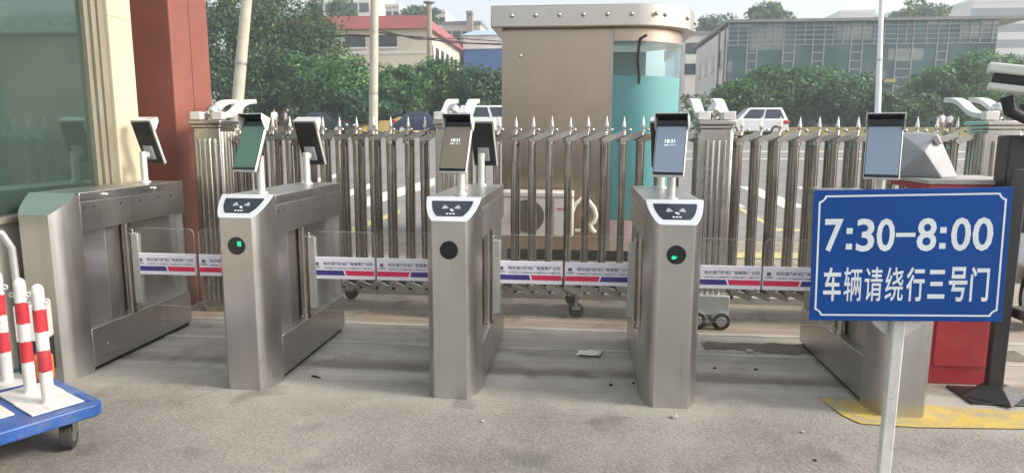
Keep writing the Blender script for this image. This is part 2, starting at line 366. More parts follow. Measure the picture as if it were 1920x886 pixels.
def worn(name, col, under=(.24, .23, .21), lo=.36, hi=.50, sc=14):
    m, t, p = newmat(name); w = coords(t, (1, 1, 1), True)
    f = ramp(t, noise(t, w, sc, 6, .7), [(lo, 0.0), (hi, 1.0)])
    c = mixc(t, f, under, ramp(t, noise(t, w, 3, 4), [(.3, [x*.8 for x in col]), (.7, col)]))
    t.links.new(c, p.inputs['Base Color']); p.inputs['Roughness'].default_value = .8; bump(t, p, noise(t, w, 80, 2), .2, .004); return m
MT['yellow_mark'] = worn('worn_yellow_paint', (.50, .36, .075), (.27, .245, .18), .36, .56, 9)
MT['white_mark'] = worn('worn_white_paint', (.72, .72, .69), (.25, .245, .23), .30, .45, 8)
MT['yellow_line'] = worn('worn_yellow_line', (.60, .50, .22), (.25, .24, .21), .32, .5, 8)

# ------------------------------------------------------------------ ground, road, markings
def terrain():
    mb = MB(); xs = [-400, -120, -60, -30, -14, -7, -3, 0, 3, 7, 14, 30, 60, 120, 400]
    ys = [-300, -60, -20, -8, -2, 2, 5, 8]+[8+2*i for i in range(1, 20)]+[48, 60, 90, 150, 300, 900]
    for y in ys:
        for x in xs: mb.v.append((x, y, ground_z(y)))
    n = len(xs)
    for i in range(len(ys)-1):
        for k in range(n-1): mb.f.append((i*n+k, i*n+k+1, (i+1)*n+k+1, (i+1)*n+k)); mb.m.append(0)
    return mb
tag(terrain().build('ground', MT['ground']), kind='structure')
def sheet(name, mat, rows, dz, kind='structure'):
    """rows: list of (y, x0, x1): strip lying on the rising ground"""
    mb = MB()
    for y, a, b in rows: mb.v += [(a, y, ground_z(y)+dz), (b, y, ground_z(y)+dz)]
    for i in range(len(rows)-1): mb.f.append((2*i, 2*i+1, 2*i+3, 2*i+2)); mb.m.append(0)
    return mb.build(name, mat)
ys = [8.6]+[10+2*i for i in range(0, 18)]+[45]
tag(sheet('road', MT['road'], [(y, -70, 70) for y in ys], .004), kind='structure')
def quad_on_ground(pxs, mat, name, dz=.009, n=8):
    """marking painted on the road, four corners"""
    P = [on_ground(*p) for p in pxs]; mb = MB()
    for i in range(n+1):
        t = i/n
        for a, b in ((P[0], P[1]), (P[3], P[2])):
            q = a.lerp(b, t); mb.v.append((q.x, q.y, ground_z(q.y)+dz))
    for i in range(n): mb.f.append((2*i, 2*i+2, 2*i+3, 2*i+1)); mb.m.append(0)
    o = mb.build(name, mat, smooth=False); return tag(o, kind='structure')
for q in (((1384,349),(1470,391),(1512,389),(1419,352)), ((1352,388),(1399,389),(1362,369),(1340,371)), ((1493,351),(1580,382),(1625,380),(1530,350)),
          ((640,374),(712,347),(712,338),(640,362)), ((688,388),(815,348),(815,334),(688,370)), ((560,352),(640,330),(640,324),(560,343))):
    quad_on_ground(q, MT['white_mark'], 'road_marking')
for q in (((1381,391),(1455,434),(1466,433),(1390,390)), ((1455,434),(1620,440),(1620,434),(1463,429)), ((1330,484),(1640,488),(1640,477),(1330,473)), ((655,440),(750,400),(750,393),(655,428))):
    quad_on_ground(q, MT['yellow_line'], 'road_marking')
for py in (283, 297):
    quad_on_ground(((1100, py+1.2), (1840, py+2.8), (1840, py+1), (1100, py)), MT['white_mark'], 'road_marking')
mb = MB(); yp = [(1.225,3.40),(1.23,3.30),(1.255,3.18),(1.30,3.10),(1.55,3.085),(1.80,3.105),(2.05,3.125),(2.6,3.13),(3.2,3.12),(3.2,3.33),(2.6,3.325),(2.1,3.33),(1.8,3.35),(1.55,3.39)]
mb.add([(x, y, .005) for x, y in yp], [tuple(range(len(yp)))]); tag(mb.build('road_marking', MT['yellow_mark'], smooth=False), kind='structure')

# low ramp strips of concrete along the sliding gate track
for y0, y1, z in ((4.44, 4.50, .006), (4.02, 4.06, .005), (5.34, 5.62, .05)):
    mb = MB(); n = 40; a = [(-2.9+5.9*i/n, y0+rnd.uniform(-.008, .008)) for i in range(n+1)]; b = [(x, y1+rnd.uniform(-.008, .008)) for x, _ in reversed(a)]
    mb.prism(a+b, .0, z); tag(mb.build('track_kerb', plain('kerb_strip', (.40, .385, .35), .85, 0, .2, 3, bmp=.2), smooth=False), kind='structure')
mb = MB(); n = 36   # broken edge of the slab by the gate
a = [(.78+1.9*i/n, 4.13+rnd.uniform(-.02, .02)+.02*math.sin(i*.5)) for i in range(n+1)]; b = [(x, 4.30+rnd.uniform(-.025, .025)) for x, _ in reversed(a)]
mb.prism(a+b, .0, .004); tag(mb.build('worn_slab_joint', plain('dark_dirt', (.15, .135, .115), .9, 0, .3, 8, bmp=.5), smooth=False), kind='structure')

# ------------------------------------------------------------------ gatehouse wall on the left, red pillar
WX = -3.05
t = empty('gatehouse_wall', (WX, 3, 0)); tag(t, 'gatehouse wall with big green window between cream posts', 'wall')
def wb(name, mat, x0, x1, y0, y1, z0, z1, bevel=.004, parent=t):
    return MB().box(x0-WX, x1-WX, y0-3, y1-3, z0, z1).build(name, mat, parent, smooth=False, bevel=bevel)
wb('base_wall', plain('grey_green_plinth', (.30, .29, .25), .7, 0, .15, 3, bmp=.1), WX-.3, WX, -4, 4.12, 0, .84)
wb('sill', MT['frame_beige'], WX-.3, WX+.03, -4, 4.0, .842, .875)
pane = wb('window_pane', MT['wall_glass'], WX-.06, WX-.03, -4, 4.0, .88, 4.2, 0)
for (a, b, dx) in ((4.0, 4.035, .0), (4.037, 4.075, .02), (4.077, 4.13, .035)): wb('window_frame', MT['frame_beige'], WX-.3, WX+dx, a, b, .843, 4.2)
wb('cream_post', MT['cream'], WX-.3, WX+.055, 4.133, 4.36, 0, 4.2)
wb('gap_shade_strip', MT['gap'], WX-.6, WX-.36, 4.363, 4.78, 0, 4.2, 0)  # dark strip in the gap to the pillar, its shade put into the colour
for z in (2.05,): wb('panel_joint', plain('seam', (.3, .27, .2), .7), WX-.1, WX+.0562, 4.1335, 4.3595, z, z+.003, 0)
p = empty('red_pillar', (-3.19, 5.04, 0)); tag(p, 'rust red clad pillar standing behind the gatehouse wall', 'pillar')
MB().box(-.2, .2, -.255, .255, 0, 4.3).build('cladding', MT['red_pillar'], p, smooth=False, bevel=.012)
MB().box(.19, .2015, -.012, -.004, .03, 4.3).build('seam', plain('red_seam', (.10, .03, .022), .7), p, smooth=False)

# ------------------------------------------------------------------ turnstiles
TX = dict(L=-2.8209, A=-1.7234, B=-.6378, C=.4493, D=1.5315); TY = 3.1941
a_, b_, dd, zs, ee, LT = .0825, .14, .1116, .8974, .1462, 1.112
def nose_plan():
    p0, p1, p2 = Vector((a_, 0)), Vector((.128, .045)), Vector((b_, .16)); r = []
    for i in range(9):
        u = i/8; q = p0*(1-u)**2+p1*2*u*(1-u)+p2*u*u; r.append((q.x, q.y))
    return r
NP = nose_plan()
def ztop(y): return min(1.0, zs+y*(1-zs)/ee)
def nose_body(mb):
    # ring from the left side over the front to the right side, then closed at the back
    half = NP; ring = [(-x, y) for x, y in reversed(half)]+half
    n = len(ring)
    bot = [(x, y, .0) for x, y in ring]; top = [(x, y, ztop(y)) for x, y in ring]
    back = [(b_, .16, 0), (b_, .16, 1), (-b_, .16, 1), (-b_, .16, 0)]
    o = mb.add(bot+top, [(i, i+1, i+1+n, i+n) for i in range(n-1)])
    # slanted face (planar) and flat strip behind it
    k = [i for i in range(n) if ring[i][1] <= ee+1e-6]
    lft, rgt = [i for i in range(n) if ring[i][1] > ee and i < n/2], [i for i in range(n) if ring[i][1] > ee and i > n/2]
    cut = [(x, y) for x, y in ring if y <= ee]
    xa = max(x for x, y in cut)
    mb.add([(x, y, ztop(y)) for x, y in cut]+[(xa+.0005, ee, 1), (-xa-.0005, ee, 1)], [tuple(range(len(cut)))+(len(cut), len(cut)+1)])
    mb.add([(-xa-.0005, ee, 1), (xa+.0005, ee, 1), (b_, .16, 1), (-b_, .16, 1)], [(0, 1, 2, 3)])
    mb.add([(-b_, .16, 0), (-b_, .16, 1), (b_, .16, 1), (b_, .16, 0)], [(0, 1, 2, 3)])
    return mb
def slant_poly(scale, shiftz=0.0):
    cut = [(-x, y) for x, y in reversed(NP) if y <= ee]+[(x, y) for x, y in NP if y <= ee]
    xa = max(x for x, y in cut); cut += [(xa, ee), (-xa, ee)]
    sl = Vector((0, ee, 1-zs)).normalized()
    L = math.hypot(ee, 1-zs)
    pts = [(x, y/ee*L) for x, y in cut]   # in the plane of the panel
    cy = L*.5
    return [(x*scale[0], cy+(v-cy)*scale[1]+shiftz) for x, v in pts], sl
SL = Vector((0, ee, 1-zs)).normalized(); NRM = Vector((0, -(1-zs), ee)).normalized()
def on_slant(u, v, h): return Vector((0, 0, zs))+Vector((u, 0, 0))+SL*v+NRM*h
def slab(mb, poly, h0, h1, mi=0):
    n = len(poly); v = [on_slant(u, w, h0) for u, w in poly]+[on_slant(u, w, h1) for u, w in poly]
    mb.add(v, [tuple(reversed(range(n))), tuple(range(n, 2*n))]+[(i, (i+1) % n, (i+1) % n+n, i+n) for i in range(n)], mi)
def strip_mesh(side):
    """company strip on the wing; side +1: wing reaches right from its post, -1: left"""
    w, h = .372, .127; mb = MB(); x0, x1 = (.163, .163+w) if side > 0 else (-.163-w, -.163)
    mb.box(x0, x1, -.0095, .0095, 0, h, 0)
    yf = -.0105
    def xx(u): return x0+u*w
    def poly(pts, mi): mb.add([(xx(u), yf, h*v) for u, v in pts], [tuple(range(len(pts)))], mi)
    if side > 0:
        poly([(.004, .17), (.525, .17), (.50, .40), (.004, .40)], 1); poly([(.552, .17), (.996, .17), (.996, .40), (.527, .40)], 2)
    else:
        poly([(.004, .17), (.50, .17), (.525, .40), (.004, .40)], 2); poly([(.527, .17), (.996, .17), (.996, .40), (.552, .40)], 1)
    return mb, x0, w, h, yf
def lettering_mesh(side):
    w, h = .372, .127; x0 = .163 if side > 0 else -.163-w; mb = MB(); yf = -.0112
    X = lambda u: x0+u*w
    cells = ["1101", "1011", "0110", "1111"]
    # emblem: small square of dark bars with a caption
    s = .017; ex, ez = X(.075)-s/2*1.1, h*.62
    for i in range(3): mb.add([(ex, yf, ez+i*s*.42), (ex+s*1.25, yf, ez+i*s*.42), (ex+s*1.25, yf, ez+i*s*.42+s*.25), (ex, yf, ez+i*s*.42+s*.25)], [(0, 1, 2, 3)])
    for i in range(3): mb.add([(ex+i*s*.48, yf-.0002, ez), (ex+i*s*.48+s*.26, yf-.0002, ez), (ex+i*s*.48+s*.26, yf-.0002, ez+s*1.1), (ex+i*s*.48, yf-.0002, ez+s*1.1)], [(0, 1, 2, 3)])
    put_text(mb, '哈电集团', X(.02), yf, h*.50, w*.115, h*.075, 0, .01)
    put_text(mb, '哈尔滨汽轮机厂有限责任公司', X(.185), yf, h*.635, w*.79, h*.165, 0, .012)
    put_text(mb, 'HARBIN TURBINE COMPANY LIMITED', X(.185), yf, h*.475, w*.79, h*.075, 0, .01, 1.1)
    return mb
SHARED = {}
def shared(key, fn):
    if key not in SHARED: SHARED[key] = fn()
    return SHARED[key]
def part_from(key, fn, name, parent, loc=None):
    """first call builds the mesh object, later calls make another object of the same mesh"""
    if key not in SHARED:
        SHARED[key] = fn(name, parent); o = SHARED[key]
    else:
        o = SHARED[key].copy(); COL.objects.link(o); o.parent = parent
    if loc is not None: o.location = loc
    return o
def cabinet(reader):
    mb = nose_body(MB())
    mb.box(-b_, b_, .161, LT, .79, .948)                      # upper side band
    mb.box(-b_+.004, b_-.004, .161, LT-.004, .9485, .9515)    # seam under the lid
    mb.box(-.084, .084, .161, LT-.02, .246, .789)              # recessed middle
    mb.box(-.0865, .0865, .40, .47, .246, .789, 1)
    mb.box(-b_+.012, b_-.012, LT-.018, LT-.001, .246, .789)    # rear frame
    mb.box(-b_+.02, b_-.02, .161, LT-.01, .0, .028, 2)
    for sgn in (-1, 1):
        for y in (.19, .265, .48, .66, .84, .97):
            mb.cyl((sgn*(b_-.001), y, .918-.004*(y > .3)), (sgn*(b_+.0015), y, .918-.004*(y > .3)), .0065, n=10, mi=2)
    return mb
def make_turnstile(key, label, wings, reader=True, led=None):
    t = empty('turnstile', (TX[key], TY, 0)); tag(t, label, 'turnstile', 'stainless steel turnstiles across the entrance')
    part_from('cab', lambda n, p: cabinet(True).build(n, [MT['steel'], MT['steel_dark'], MT['black']], p, bevel=.0045, seg=3), 'cabinet', t)
    part_from('lid', lambda n, p: MB().box(-b_, b_, .161, LT, .952, 1.0).build(n, MT['steel_side'], p, bevel=.003), 'lid', t)
    part_from('lowbox', lambda n, p: MB().box(-b_, b_, .161, LT, .028, .2455).build(n, MT['steel_side'], p, bevel=.003), 'base_box', t)
    if key == 'L':
        for y in (.28, .80):
            MB().cyl((b_+.0005, y, .13), (b_+.004, y, .13), .007, n=10).build('lock_button', MT['mirror'], t)
            for z in (.085, .098): MB().box(b_+.0005, b_+.005, y-.045, y+.045, z, z+.006).build('vent_louvre', MT['mirror'], t)
        # latches on the lid
        for y in (.36, .80):
            l = MB().sphere((b_+.006, y, .975), .013, 12, 8).cyl((b_, y, .945), (b_+.006, y, .965), .004, n=8).build('lid_lock', MT['mirror'], t)
    if reader:
        def fr(n, p):
            mb = MB(); poly, _ = slant_poly((1.012, 1.03)); slab(mb, poly, .0005, .007); return mb.build(n, MT['white_plastic'], p, bevel=.002)
        def wi(n, p):
            mb = MB(); poly, _ = slant_poly((.76, .64)); slab(mb, poly, .0075, .0085); return mb.build(n, plain('reader_window_tint', (.025, .032, .045), .15), p)
        def ic(n, p):
            mb = MB(); L = math.hypot(ee, 1-zs); h = .0095
            for s in (-1, 1):
                c = (s*.012, L*.50); pts = [c]+[(c[0]+s*.033*math.cos(R(a)), c[1]+.033*math.sin(R(a))) for a in range(-8, 62, 10)]
                mb.add([on_slant(u, v, h) for u, v in pts], [tuple(range(len(pts)))], 0)
            k = [(-.006, L*.44), (.010, L*.36), (.016, L*.41), (.0, L*.49)]
            mb.add([on_slant(u, v, h+.0004) for u, v in k], [(0, 1, 2, 3)], 1)
            for u in (-.02, -.004, .012): mb.add([on_slant(u+du, L*.255+dv, h) for du, dv in ((0, 0), (.011, 0), (.011, .008), (0, .008))], [(0, 1, 2, 3)], 1)
            return mb.build(n, [MT['icon'], MT['icon_light']], p, smooth=False)
        f = part_from('frame', fr, 'reader_frame', t)
        w_ = part_from('window', wi, 'reader_window', f); part_from('icon', ic, 'reader_icon', f)
        dsp = part_from('disc', lambda n, p: MB().cyl((0, .001, .759), (0, -.004, .759), .0455, n=40).build(n, MT['black_gloss'], p, bevel=.001), 'indicator_display', t)
        if led == 'text':
            mb = MB()
            for r in range(5):
                for k in range(7):
                    if (r*3+k) % 4 != 3 or r == 2: mb.box(.006+k*.003, .0084+k*.003, -.0052, -.0042, .758+r*.0052, .7615+r*.0052)
            mb.build('led_text', MT['led_green'], dsp, smooth=False)
        elif led == 'arrow':
            rows = ["000100000", "000100000", "011111010", "111111111", "111111110", "011111100", "111111000"]; mb = MB()
            for r, row in enumerate(rows):
                for k, ch in enumerate(row):
                    if ch == '1': mb.box(-.022+k*.003, -.0197+k*.003, -.0052, -.0042, .756-r*.003, .7583-r*.003)
            mb.build('led_arrow', MT['led_green'], dsp, smooth=False)
    for s in wings:
        k = 'r' if s > 0 else 'l'; yw = .556
        def post(n, p): return MB().cyl((s*.112, yw-.01, .247), (s*.112, yw-.01, .788), .027, n=20).cyl((s*.112, yw-.01, .247), (s*.112, yw-.01, .262), .034, n=20).build(n, MT['tube'], p)
        part_from('post'+k, post, 'hinge_post', t)
        def br(n, p):
            x0, x1 = sorted((s*.142, s*.186))
            return MB().box(x0, x1, yw-.016, yw+.016, .305, .725).cyl((s*.147, yw-.002, .725), (s*.147, yw-.002, .75), .007, n=10, mi=1).cyl((s*.147, yw-.002, .285), (s*.147, yw-.002, .305), .007, n=10, mi=1).build(n, [MT['bracket'], MT['mirror']], p, bevel=.003)
        def gl(n, p):
            x0, x1 = sorted((s*.165, s*.534)); z0, z1 = .287, .757; r = .03; xi = s*.534; pts = []
            outer = []
            for (cx, cz, a0) in (((x1-r), z1-r, 0), ((x0+r), z1-r, 90), ((x0+r), z0+r, 180), ((x1-r), z0+r, 270)):
                for a in range(0, 91, 15): outer.append((cx+r*math.cos(R(a0+a)), cz+r*math.sin(R(a0+a))))
            mb = MB(); m_ = len(outer)
            v = [(x, -.0045, z) for x, z in outer]+[(x, .0045, z) for x, z in outer]
            mb.add(v, [tuple(range(m_)), tuple(reversed(range(m_, 2*m_)))], 0)
            mb.add(v, [(i, i+m_, (i+1) % m_+m_, (i+1) % m_) for i in range(m_)], 1)
            return mb.build(n, [MT['acrylic'], MT['acrylic_edge']], p, loc=(0, yw, 0), smooth=False)
        g = part_from('glass'+k, gl, 'glass_wing', t, (0, yw, 0))
        part_from('bracket'+k, br, 'wing_bracket', t)
        sp = part_from('strip'+k, lambda n, p: strip_mesh(s)[0].build(n, [MT['strip_white'], MT['strip_blue'], MT['strip_red']], p, smooth=False), 'company_strip', t, (0, yw, .479))
        part_from('letters'+k, lambda n, p: lettering_mesh(s).build(n, MT['strip_ink'], p, smooth=False), 'lettering', sp)
    return t
make_turnstile('L', 'steel turnstile at the gatehouse window, with bare sloping front and lid locks', (1,), False)
make_turnstile('A', 'steel turnstile whose round black display shows green lines of text', (-1, 1), True, 'text')
make_turnstile('B', 'steel turnstile whose round display is plain black with no green light', (-1, 1), True, None)
make_turnstile('C', 'steel turnstile whose round display shows a green arrow sign', (-1, 1), True, 'arrow')
make_turnstile('D', 'steel turnstile mostly hidden behind the blue sign, standing on yellow paint', (-1,), True, None)

# ------------------------------------------------------------------ face terminals
def make_terminal(x, y, rz, tilt, label, screen, digits=None, poleh=.19):
    t = empty('face_terminal', (x, y, 1.0), rz); tag(t, label, 'face terminal', 'face recognition terminals on the turnstiles')
    W2, H2 = .076, .148
    part_from('t_stand', lambda n, p: MB().cyl((0, .045, 0), (0, .045, .20), .021, n=20).cyl((0, .045, 0), (0, .045, .010), .034, n=24).box(-.012, .012, .0, .045, .165, .195).build(n, MT['silver'], p), 'stand', t)
    rot = Matrix.Translation((0, -.015, .258)) @ Matrix.Rotation(-R(tilt), 4, 'X')
    def hs(n, p):
        mb = MB().box(-W2, W2, -.009, .011, -H2, H2)
        return mb.xf(rot).build(n, MT['silver'], p, bevel=.006, seg=3)
    h = part_from(f't_house{tilt}', hs, 'housing', t)
    def bk(n, p): return MB().box(-W2+.004, W2-.004, .0115, .022, -H2+.006, H2-.004).xf(rot).build(n, MT['black'], p, bevel=.004)
    b = part_from(f't_back{tilt}', bk, 'back_cover', t)
    part_from(f't_plate{tilt}', lambda n, p: MB().box(-.035, .035, .0225, .034, -.105, -.015).xf(rot).build(n, MT['grey_plastic'], p, bevel=.002), 'mount_plate', b)
    def fr(n, p): return MB().box(-W2+.004, W2-.004, -.0105, -.0092, -H2+.008, H2-.004).xf(rot).build(n, MT['black_gloss'], p)
    f = part_from(f't_front{tilt}', fr, 'front_glass', t)
    MB().box(-W2+.007, W2-.007, -.0115, -.0107, -H2+.022, H2-.050).xf(rot).build('screen', screen, f, smooth=False)
    lens = MB()
    for u, r in ((0, .007), (.022, .005), (-.02, .005)): lens.cyl((u, -.0105, H2-.034), (u, -.0125, H2-.034), r, n=14)
    lens.xf(rot).build('camera_lens', MT['black'], f)
    if digits:
        mb = MB(); put_text(mb, digits, -.026, -.012, .018, .046, .017); put_text(mb, '星期二 9月 12', -.03, -.012, .004, .056, .0065)
        mb.xf(rot).build('clock_digits', MT['digits'], f, smooth=False)
    def vi(n, p):
        mb = MB(); th = .004
        mb.box(-W2-.004, W2+.004, -.058, .014, H2+.001, H2+.006)
        for s in (-1, 1):
            x0, x1 = sorted((s*(W2+.0008), s*(W2+.0048)))
            mb.prism([(.012, H2+.0005), (-.058, H2+.0005), (-.052, H2-.024), (-.012, H2-.062), (.012, H2-.066)], x0, x1, 'x')
        mb.box(-W2-.001, W2+.001, -.0565, -.0105, H2-.004, H2+.0005, 1)
        return mb.xf(rot).build(n, [MT['silver'], MT['black']], p, bevel=.0015)
    part_from(f't_visor{tilt}', vi, 'visor', t)
    return t
make_terminal(TX['A'], 3.42, R(-16), 22, 'face terminal with green reflecting screen, facing the forecourt on the turnstile showing green text', MT['screen_green'])
make_terminal(TX['B']-.005, 3.47, R(-11), 22, 'face terminal with dull brownish screen, on the turnstile with plain black display', MT['screen_dim'], '10:31')
make_terminal(TX['C']-.022, 3.36, R(-17), 17, 'face terminal with bright blue grey screen and white clock, on the green arrow turnstile', MT['screen_blue'], '18:31')
make_terminal(TX['D']-.125, 3.36, R(-23), 12, 'face terminal with lit plain screen, rising above the blue sign', MT['screen_blue'])
make_terminal(TX['L']-.01, 4.19, R(180-10), 20, 'face terminal seen from its dark back, before the red pillar', MT['screen_dim'])
make_terminal(TX['A']-.01, 4.19, R(180-8), 22, 'face terminal seen from its dark back, on the turnstile showing green text', MT['screen_dim'])
make_terminal(TX['B']+.02, 4.22, R(180-8), 22, 'face terminal seen from its dark back, on the turnstile with plain black display', MT['screen_dim'])
make_terminal(TX['C']+.035, 4.17, R(180-14), 20, 'face terminal mostly hidden behind the one with the white clock', MT['screen_dim'])

# ------------------------------------------------------------------ retractable gate with pillars
GF, GR = 4.78, 5.16
def scroll(n, p):
    pr_ = []
    for i in range(17):
        u = i/16; y = u*.52; z = .125*(1/(1+math.exp(-(u-.52)*9)))
        pr_.append((y, z))
    th = .034; up = [(y, z+th) for y, z in pr_]
    mb = MB().prism(pr_+list(reversed(up)), -.036, .036, 'x')
    mb.box(-.04, .04, -.03, .03, -.01, .045)
    return mb.build(n, MT['scroll_white'], p, bevel=.004)
def make_pillar(x, label, wheels=False):
    t = empty('gate_pillar', (x, 4.66, 0)); tag(t, label, 'gate pillar', 'pillars of the sliding gate')
    def bd(n, p):
        mb = MB().box(-.098, .098, 0, .22, .0, 1.355)
        for k in range(4): mb.cyl((-.057+k*.038, -.004, .08), (-.057+k*.038, -.004, 1.28), .013, n=12)
        for k in range(5):
            for sg in (-1, 1): mb.cyl((sg*.098, .022+k*.044, .04), (sg*.098, .022+k*.044, 1.33), .0195, n=12)
        return mb.build(n, MT['pillar_steel'], p, bevel=.004)
    part_from('pil_body', bd, 'shaft', t)
    part_from('pil_cap', lambda n, p: MB().box(-.122, .122, -.028, .25, 1.382, 1.41).box(-.11, .11, -.014, .236, 1.357, 1.38).build(n, MT['pillar_steel'], p, bevel=.005), 'cap', t)
    part_from('pil_ball', lambda n, p: MB().lathe([(.045, 1.412), (.05, 1.425), (.03, 1.44)], (0, .10, 0)).sphere((0, .10, 1.482), .047, 20, 12).build(n, MT['mirror'], p), 'ball', t)
    for s in (-1, 1): part_from('scroll', scroll, 'scroll', t, (s*.082, .03, 1.425))
    if wheels:
        MB().box(-.13, .13, -.06, .0, .10, .235).build('motor_box', MT['bracket'], t, bevel=.006)
        for u in (-.085, .075):
            w = MB().cyl((u, -.045, .062), (u, -.085, .062), .06, n=26).cyl((u, -.086, .062), (u, -.09, .062), .035, n=18, mi=1).build('wheel', [MT['rubber'], MT['steel_dark']], t, bevel=.006)
            MB().prism([(u+.068*math.cos(R(a)), .062+.068*math.sin(R(a))) for a in range(20, 161, 14)]+[(u+.06*math.cos(R(a)), .062+.06*math.sin(R(a))) for a in range(160, 19, -14)], -.09, -.04, 'y').build('mudguard', MT['bracket'], w)
    return t
make_pillar(-2.69, 'steel gate pillar with white scrolls, beside the red pillar')
make_pillar(-.905, 'steel gate pillar whose scrolls rise behind the turnstile with plain black display')
make_pillar(.885, 'steel gate pillar on black wheels beside the green arrow turnstile', True)
make_pillar(2.68, 'steel gate pillar with long white scrolls beside the black barrier post')
def picket(n, p):
    mb = MB().tube([(0, 0, .20), (0, 0, 1.27)], .0245, 16); mb.tube([(0, .115, .20), (0, .115, 1.27)], .0245, 16)
    for z in (.27, 1.24): mb.box(-.012, .012, .015, .10, z-.012, z+.012)
    return mb.build(n, MT['tube'], p)
def finial(n, p):
    return MB().lathe([(.014, 1.325), (.016, 1.345), (.009, 1.352), (.0145, 1.368), (.0115, 1.385), (.0008, 1.443)], (0, 0, 0), 14).build(n, MT['mirror'], p)
def make_gate(x0, x1, label, casters=(), step=.1255, blk=False):
    t = empty('sliding_gate', ((x0+x1)/2, GF, 0)); tag(t, label, 'gate', 'sections of the retractable gate')
    n = int((x1-x0)/step); xs = [x0+step*(i+.5)-(x0+x1)/2 for i in range(n)]
    for i, x in enumerate(xs):
        pk = part_from('picket', picket, 'picket', t, (x+rnd.uniform(-.004, .004), rnd.uniform(-.006, .006), 0)); pk.rotation_euler = (R(rnd.uniform(-.3, .3)), R(rnd.uniform(-.35, .35)), R(rnd.uniform(-5, 5)))
        part_from('finial', finial, 'finial', t, (x+.012+rnd.uniform(-.004, .004), 0, rnd.uniform(-.004, .003)))
    for nm, zz in (('top_lattice', (1.30,)), ('bottom_lattice', (.225, .185))):
        for z in zz:
            mb = MB()
            for i, x in enumerate(xs):
                for dx in (-1, 1):
                    xa = x; xb = x+dx*step
                    mb.obox(((xa+xb)/2, (GR-GF)/2, z+.004*dx), Vector(((xb-xa)/2, (GR-GF)/2, 0)), Vector((.0, 0, .011)), Vector((.012, 0, 0)))
            mb.build(nm, MT['tube'], t)
    def link(z, sg):
        def f(n, p):
            mb = MB()
            mb.obox((step/2, -.035, z), (step/2, 0, .022*sg), (0, .008, 0), (0, 0, .019))
            mb.obox((step/2, .15, z), (step/2, 0, -.022*sg), (0, .008, 0), (0, 0, .017))
            mb.cyl((0, 0, z-.052 if sg > 0 else z+.02), (0, 0, z-.018 if sg > 0 else z+.045), .029, n=12)
            mb.cyl((0, 0, z+.01), (0, 0, z+.038), .024, n=12)
            mb.cyl((0, -.052, z-.02*sg), (0, .16, z-.02*sg), .017, n=12)
            mb.sphere((.045, -.045, z+.045), .013, 10, 6)
            return mb.build(n, MT['pillar_steel'], p)
        return f
    for x in xs:
        part_from('link_top', link(1.302, 1), 'link_arm', t, (x, 0, 0)); part_from('link_low', link(.21, -1), 'link_arm', t, (x, 0, 0))
    for (cx, cy) in casters:
        f = MB().box(-.012, .012, -.03, .03, .09, .2).obox((0, -.02, .085), (.03, 0, 0), (0, .03, 0), (0, 0, .012)).build('caster_fork', MT['tube'], t, loc=(cx-(x0+x1)/2, cy-GF, 0))
        w = MB().cyl((0, -.02, .055), (0, .02, .055), .053, n=24).cyl((0, -.024, .055), (0, -.0205, .055), .034, n=16, mi=1).build('caster_wheel', [MT['rubber'], MT['rubber']], f, bevel=.006)
    return t
make_gate(-2.57, -1.03, 'section of the steel gate with crowded tubes, between the red pillar and the middle turnstile', [(-2.15, 4.78), (-1.83, 5.16)])
make_gate(-.79, .76, 'section of the steel gate in front of the guard booth', [(-.024, 4.79), (-.06, 5.16)])
make_gate(1.0, 2.57, 'section of the steel gate between the wheeled pillar and the black post', [(2.2, 4.79)])

# ------------------------------------------------------------------ guard booth, air conditioner, hose
BX0, BX1, BY0, BY1 = -.83, 1.045, 7.0, 9.0
def rounded(x0, x1, y0, y1, r, n=14):
    pts = [(x0, y0)]
    for i in range(n+1): a = -90+90*i/n; pts.append((x1-r+r*math.cos(R(a)), y0+r+r*math.sin(R(a))))
    for i in range(n+1): a = 90*i/n; pts.append((x1-r+r*math.cos(R(a)), y1-r+r*math.sin(R(a))))
    pts.append((x0, y1)); return pts
t = empty('guard_booth', (0, 7, 0)); tag(t, 'stainless guard booth with a rounded teal window corner behind the gate', 'booth')
def bp(name, mb, mat, **k):
    mb.xf(Matrix.Translation((0, -7, 0))); return mb.build(name, mat, t, **k)
SPL = .285; WR = .62
bp('base_gap_shade', MB().prism(rounded(BX0+.05, BX1-.05, BY0+.06, BY1-.05, .5), .0, .12), MT['black'])  # black block, coloured as the shaded gap under the booth
bp('wall_panel', MB().box(BX0, SPL, BY0, BY1, .12, 2.36), MT['booth_steel'], bevel=.004)
bp('door_seam', MB().box(SPL-.16, SPL-.152, BY0-.002, BY0+.01, .2, 2.34).box(SPL-.02, SPL+.006, BY0-.006, BY0+.02, .12, 2.36), MT['steel_dark'])
bp('wall_stud', MB().sphere((-.64, BY0-.006, 2.10), .02, 12, 8), MT['mirror'])
arc = [p for p in rounded(SPL, BX1, BY0, BY1, WR, 20)]
def wall_strip(off, z0, z1, mi=0, xs=SPL+.01):
    r = [(xs, BY0+off)]; n = 20
    for i in range(n+1): a = -90+90*i/n; r.append((BX1-WR+(WR-off)*math.cos(R(a)), BY0+WR+(WR-off)*math.sin(R(a))))
    r.append((BX1-off, BY1)); v = [(x, y, z0) for x, y in r]+[(x, y, z1) for x, y in r]; m_ = len(r)
    return MB().add(v, [(i, i+1, i+1+m_, i+m_) for i in range(m_-1)])
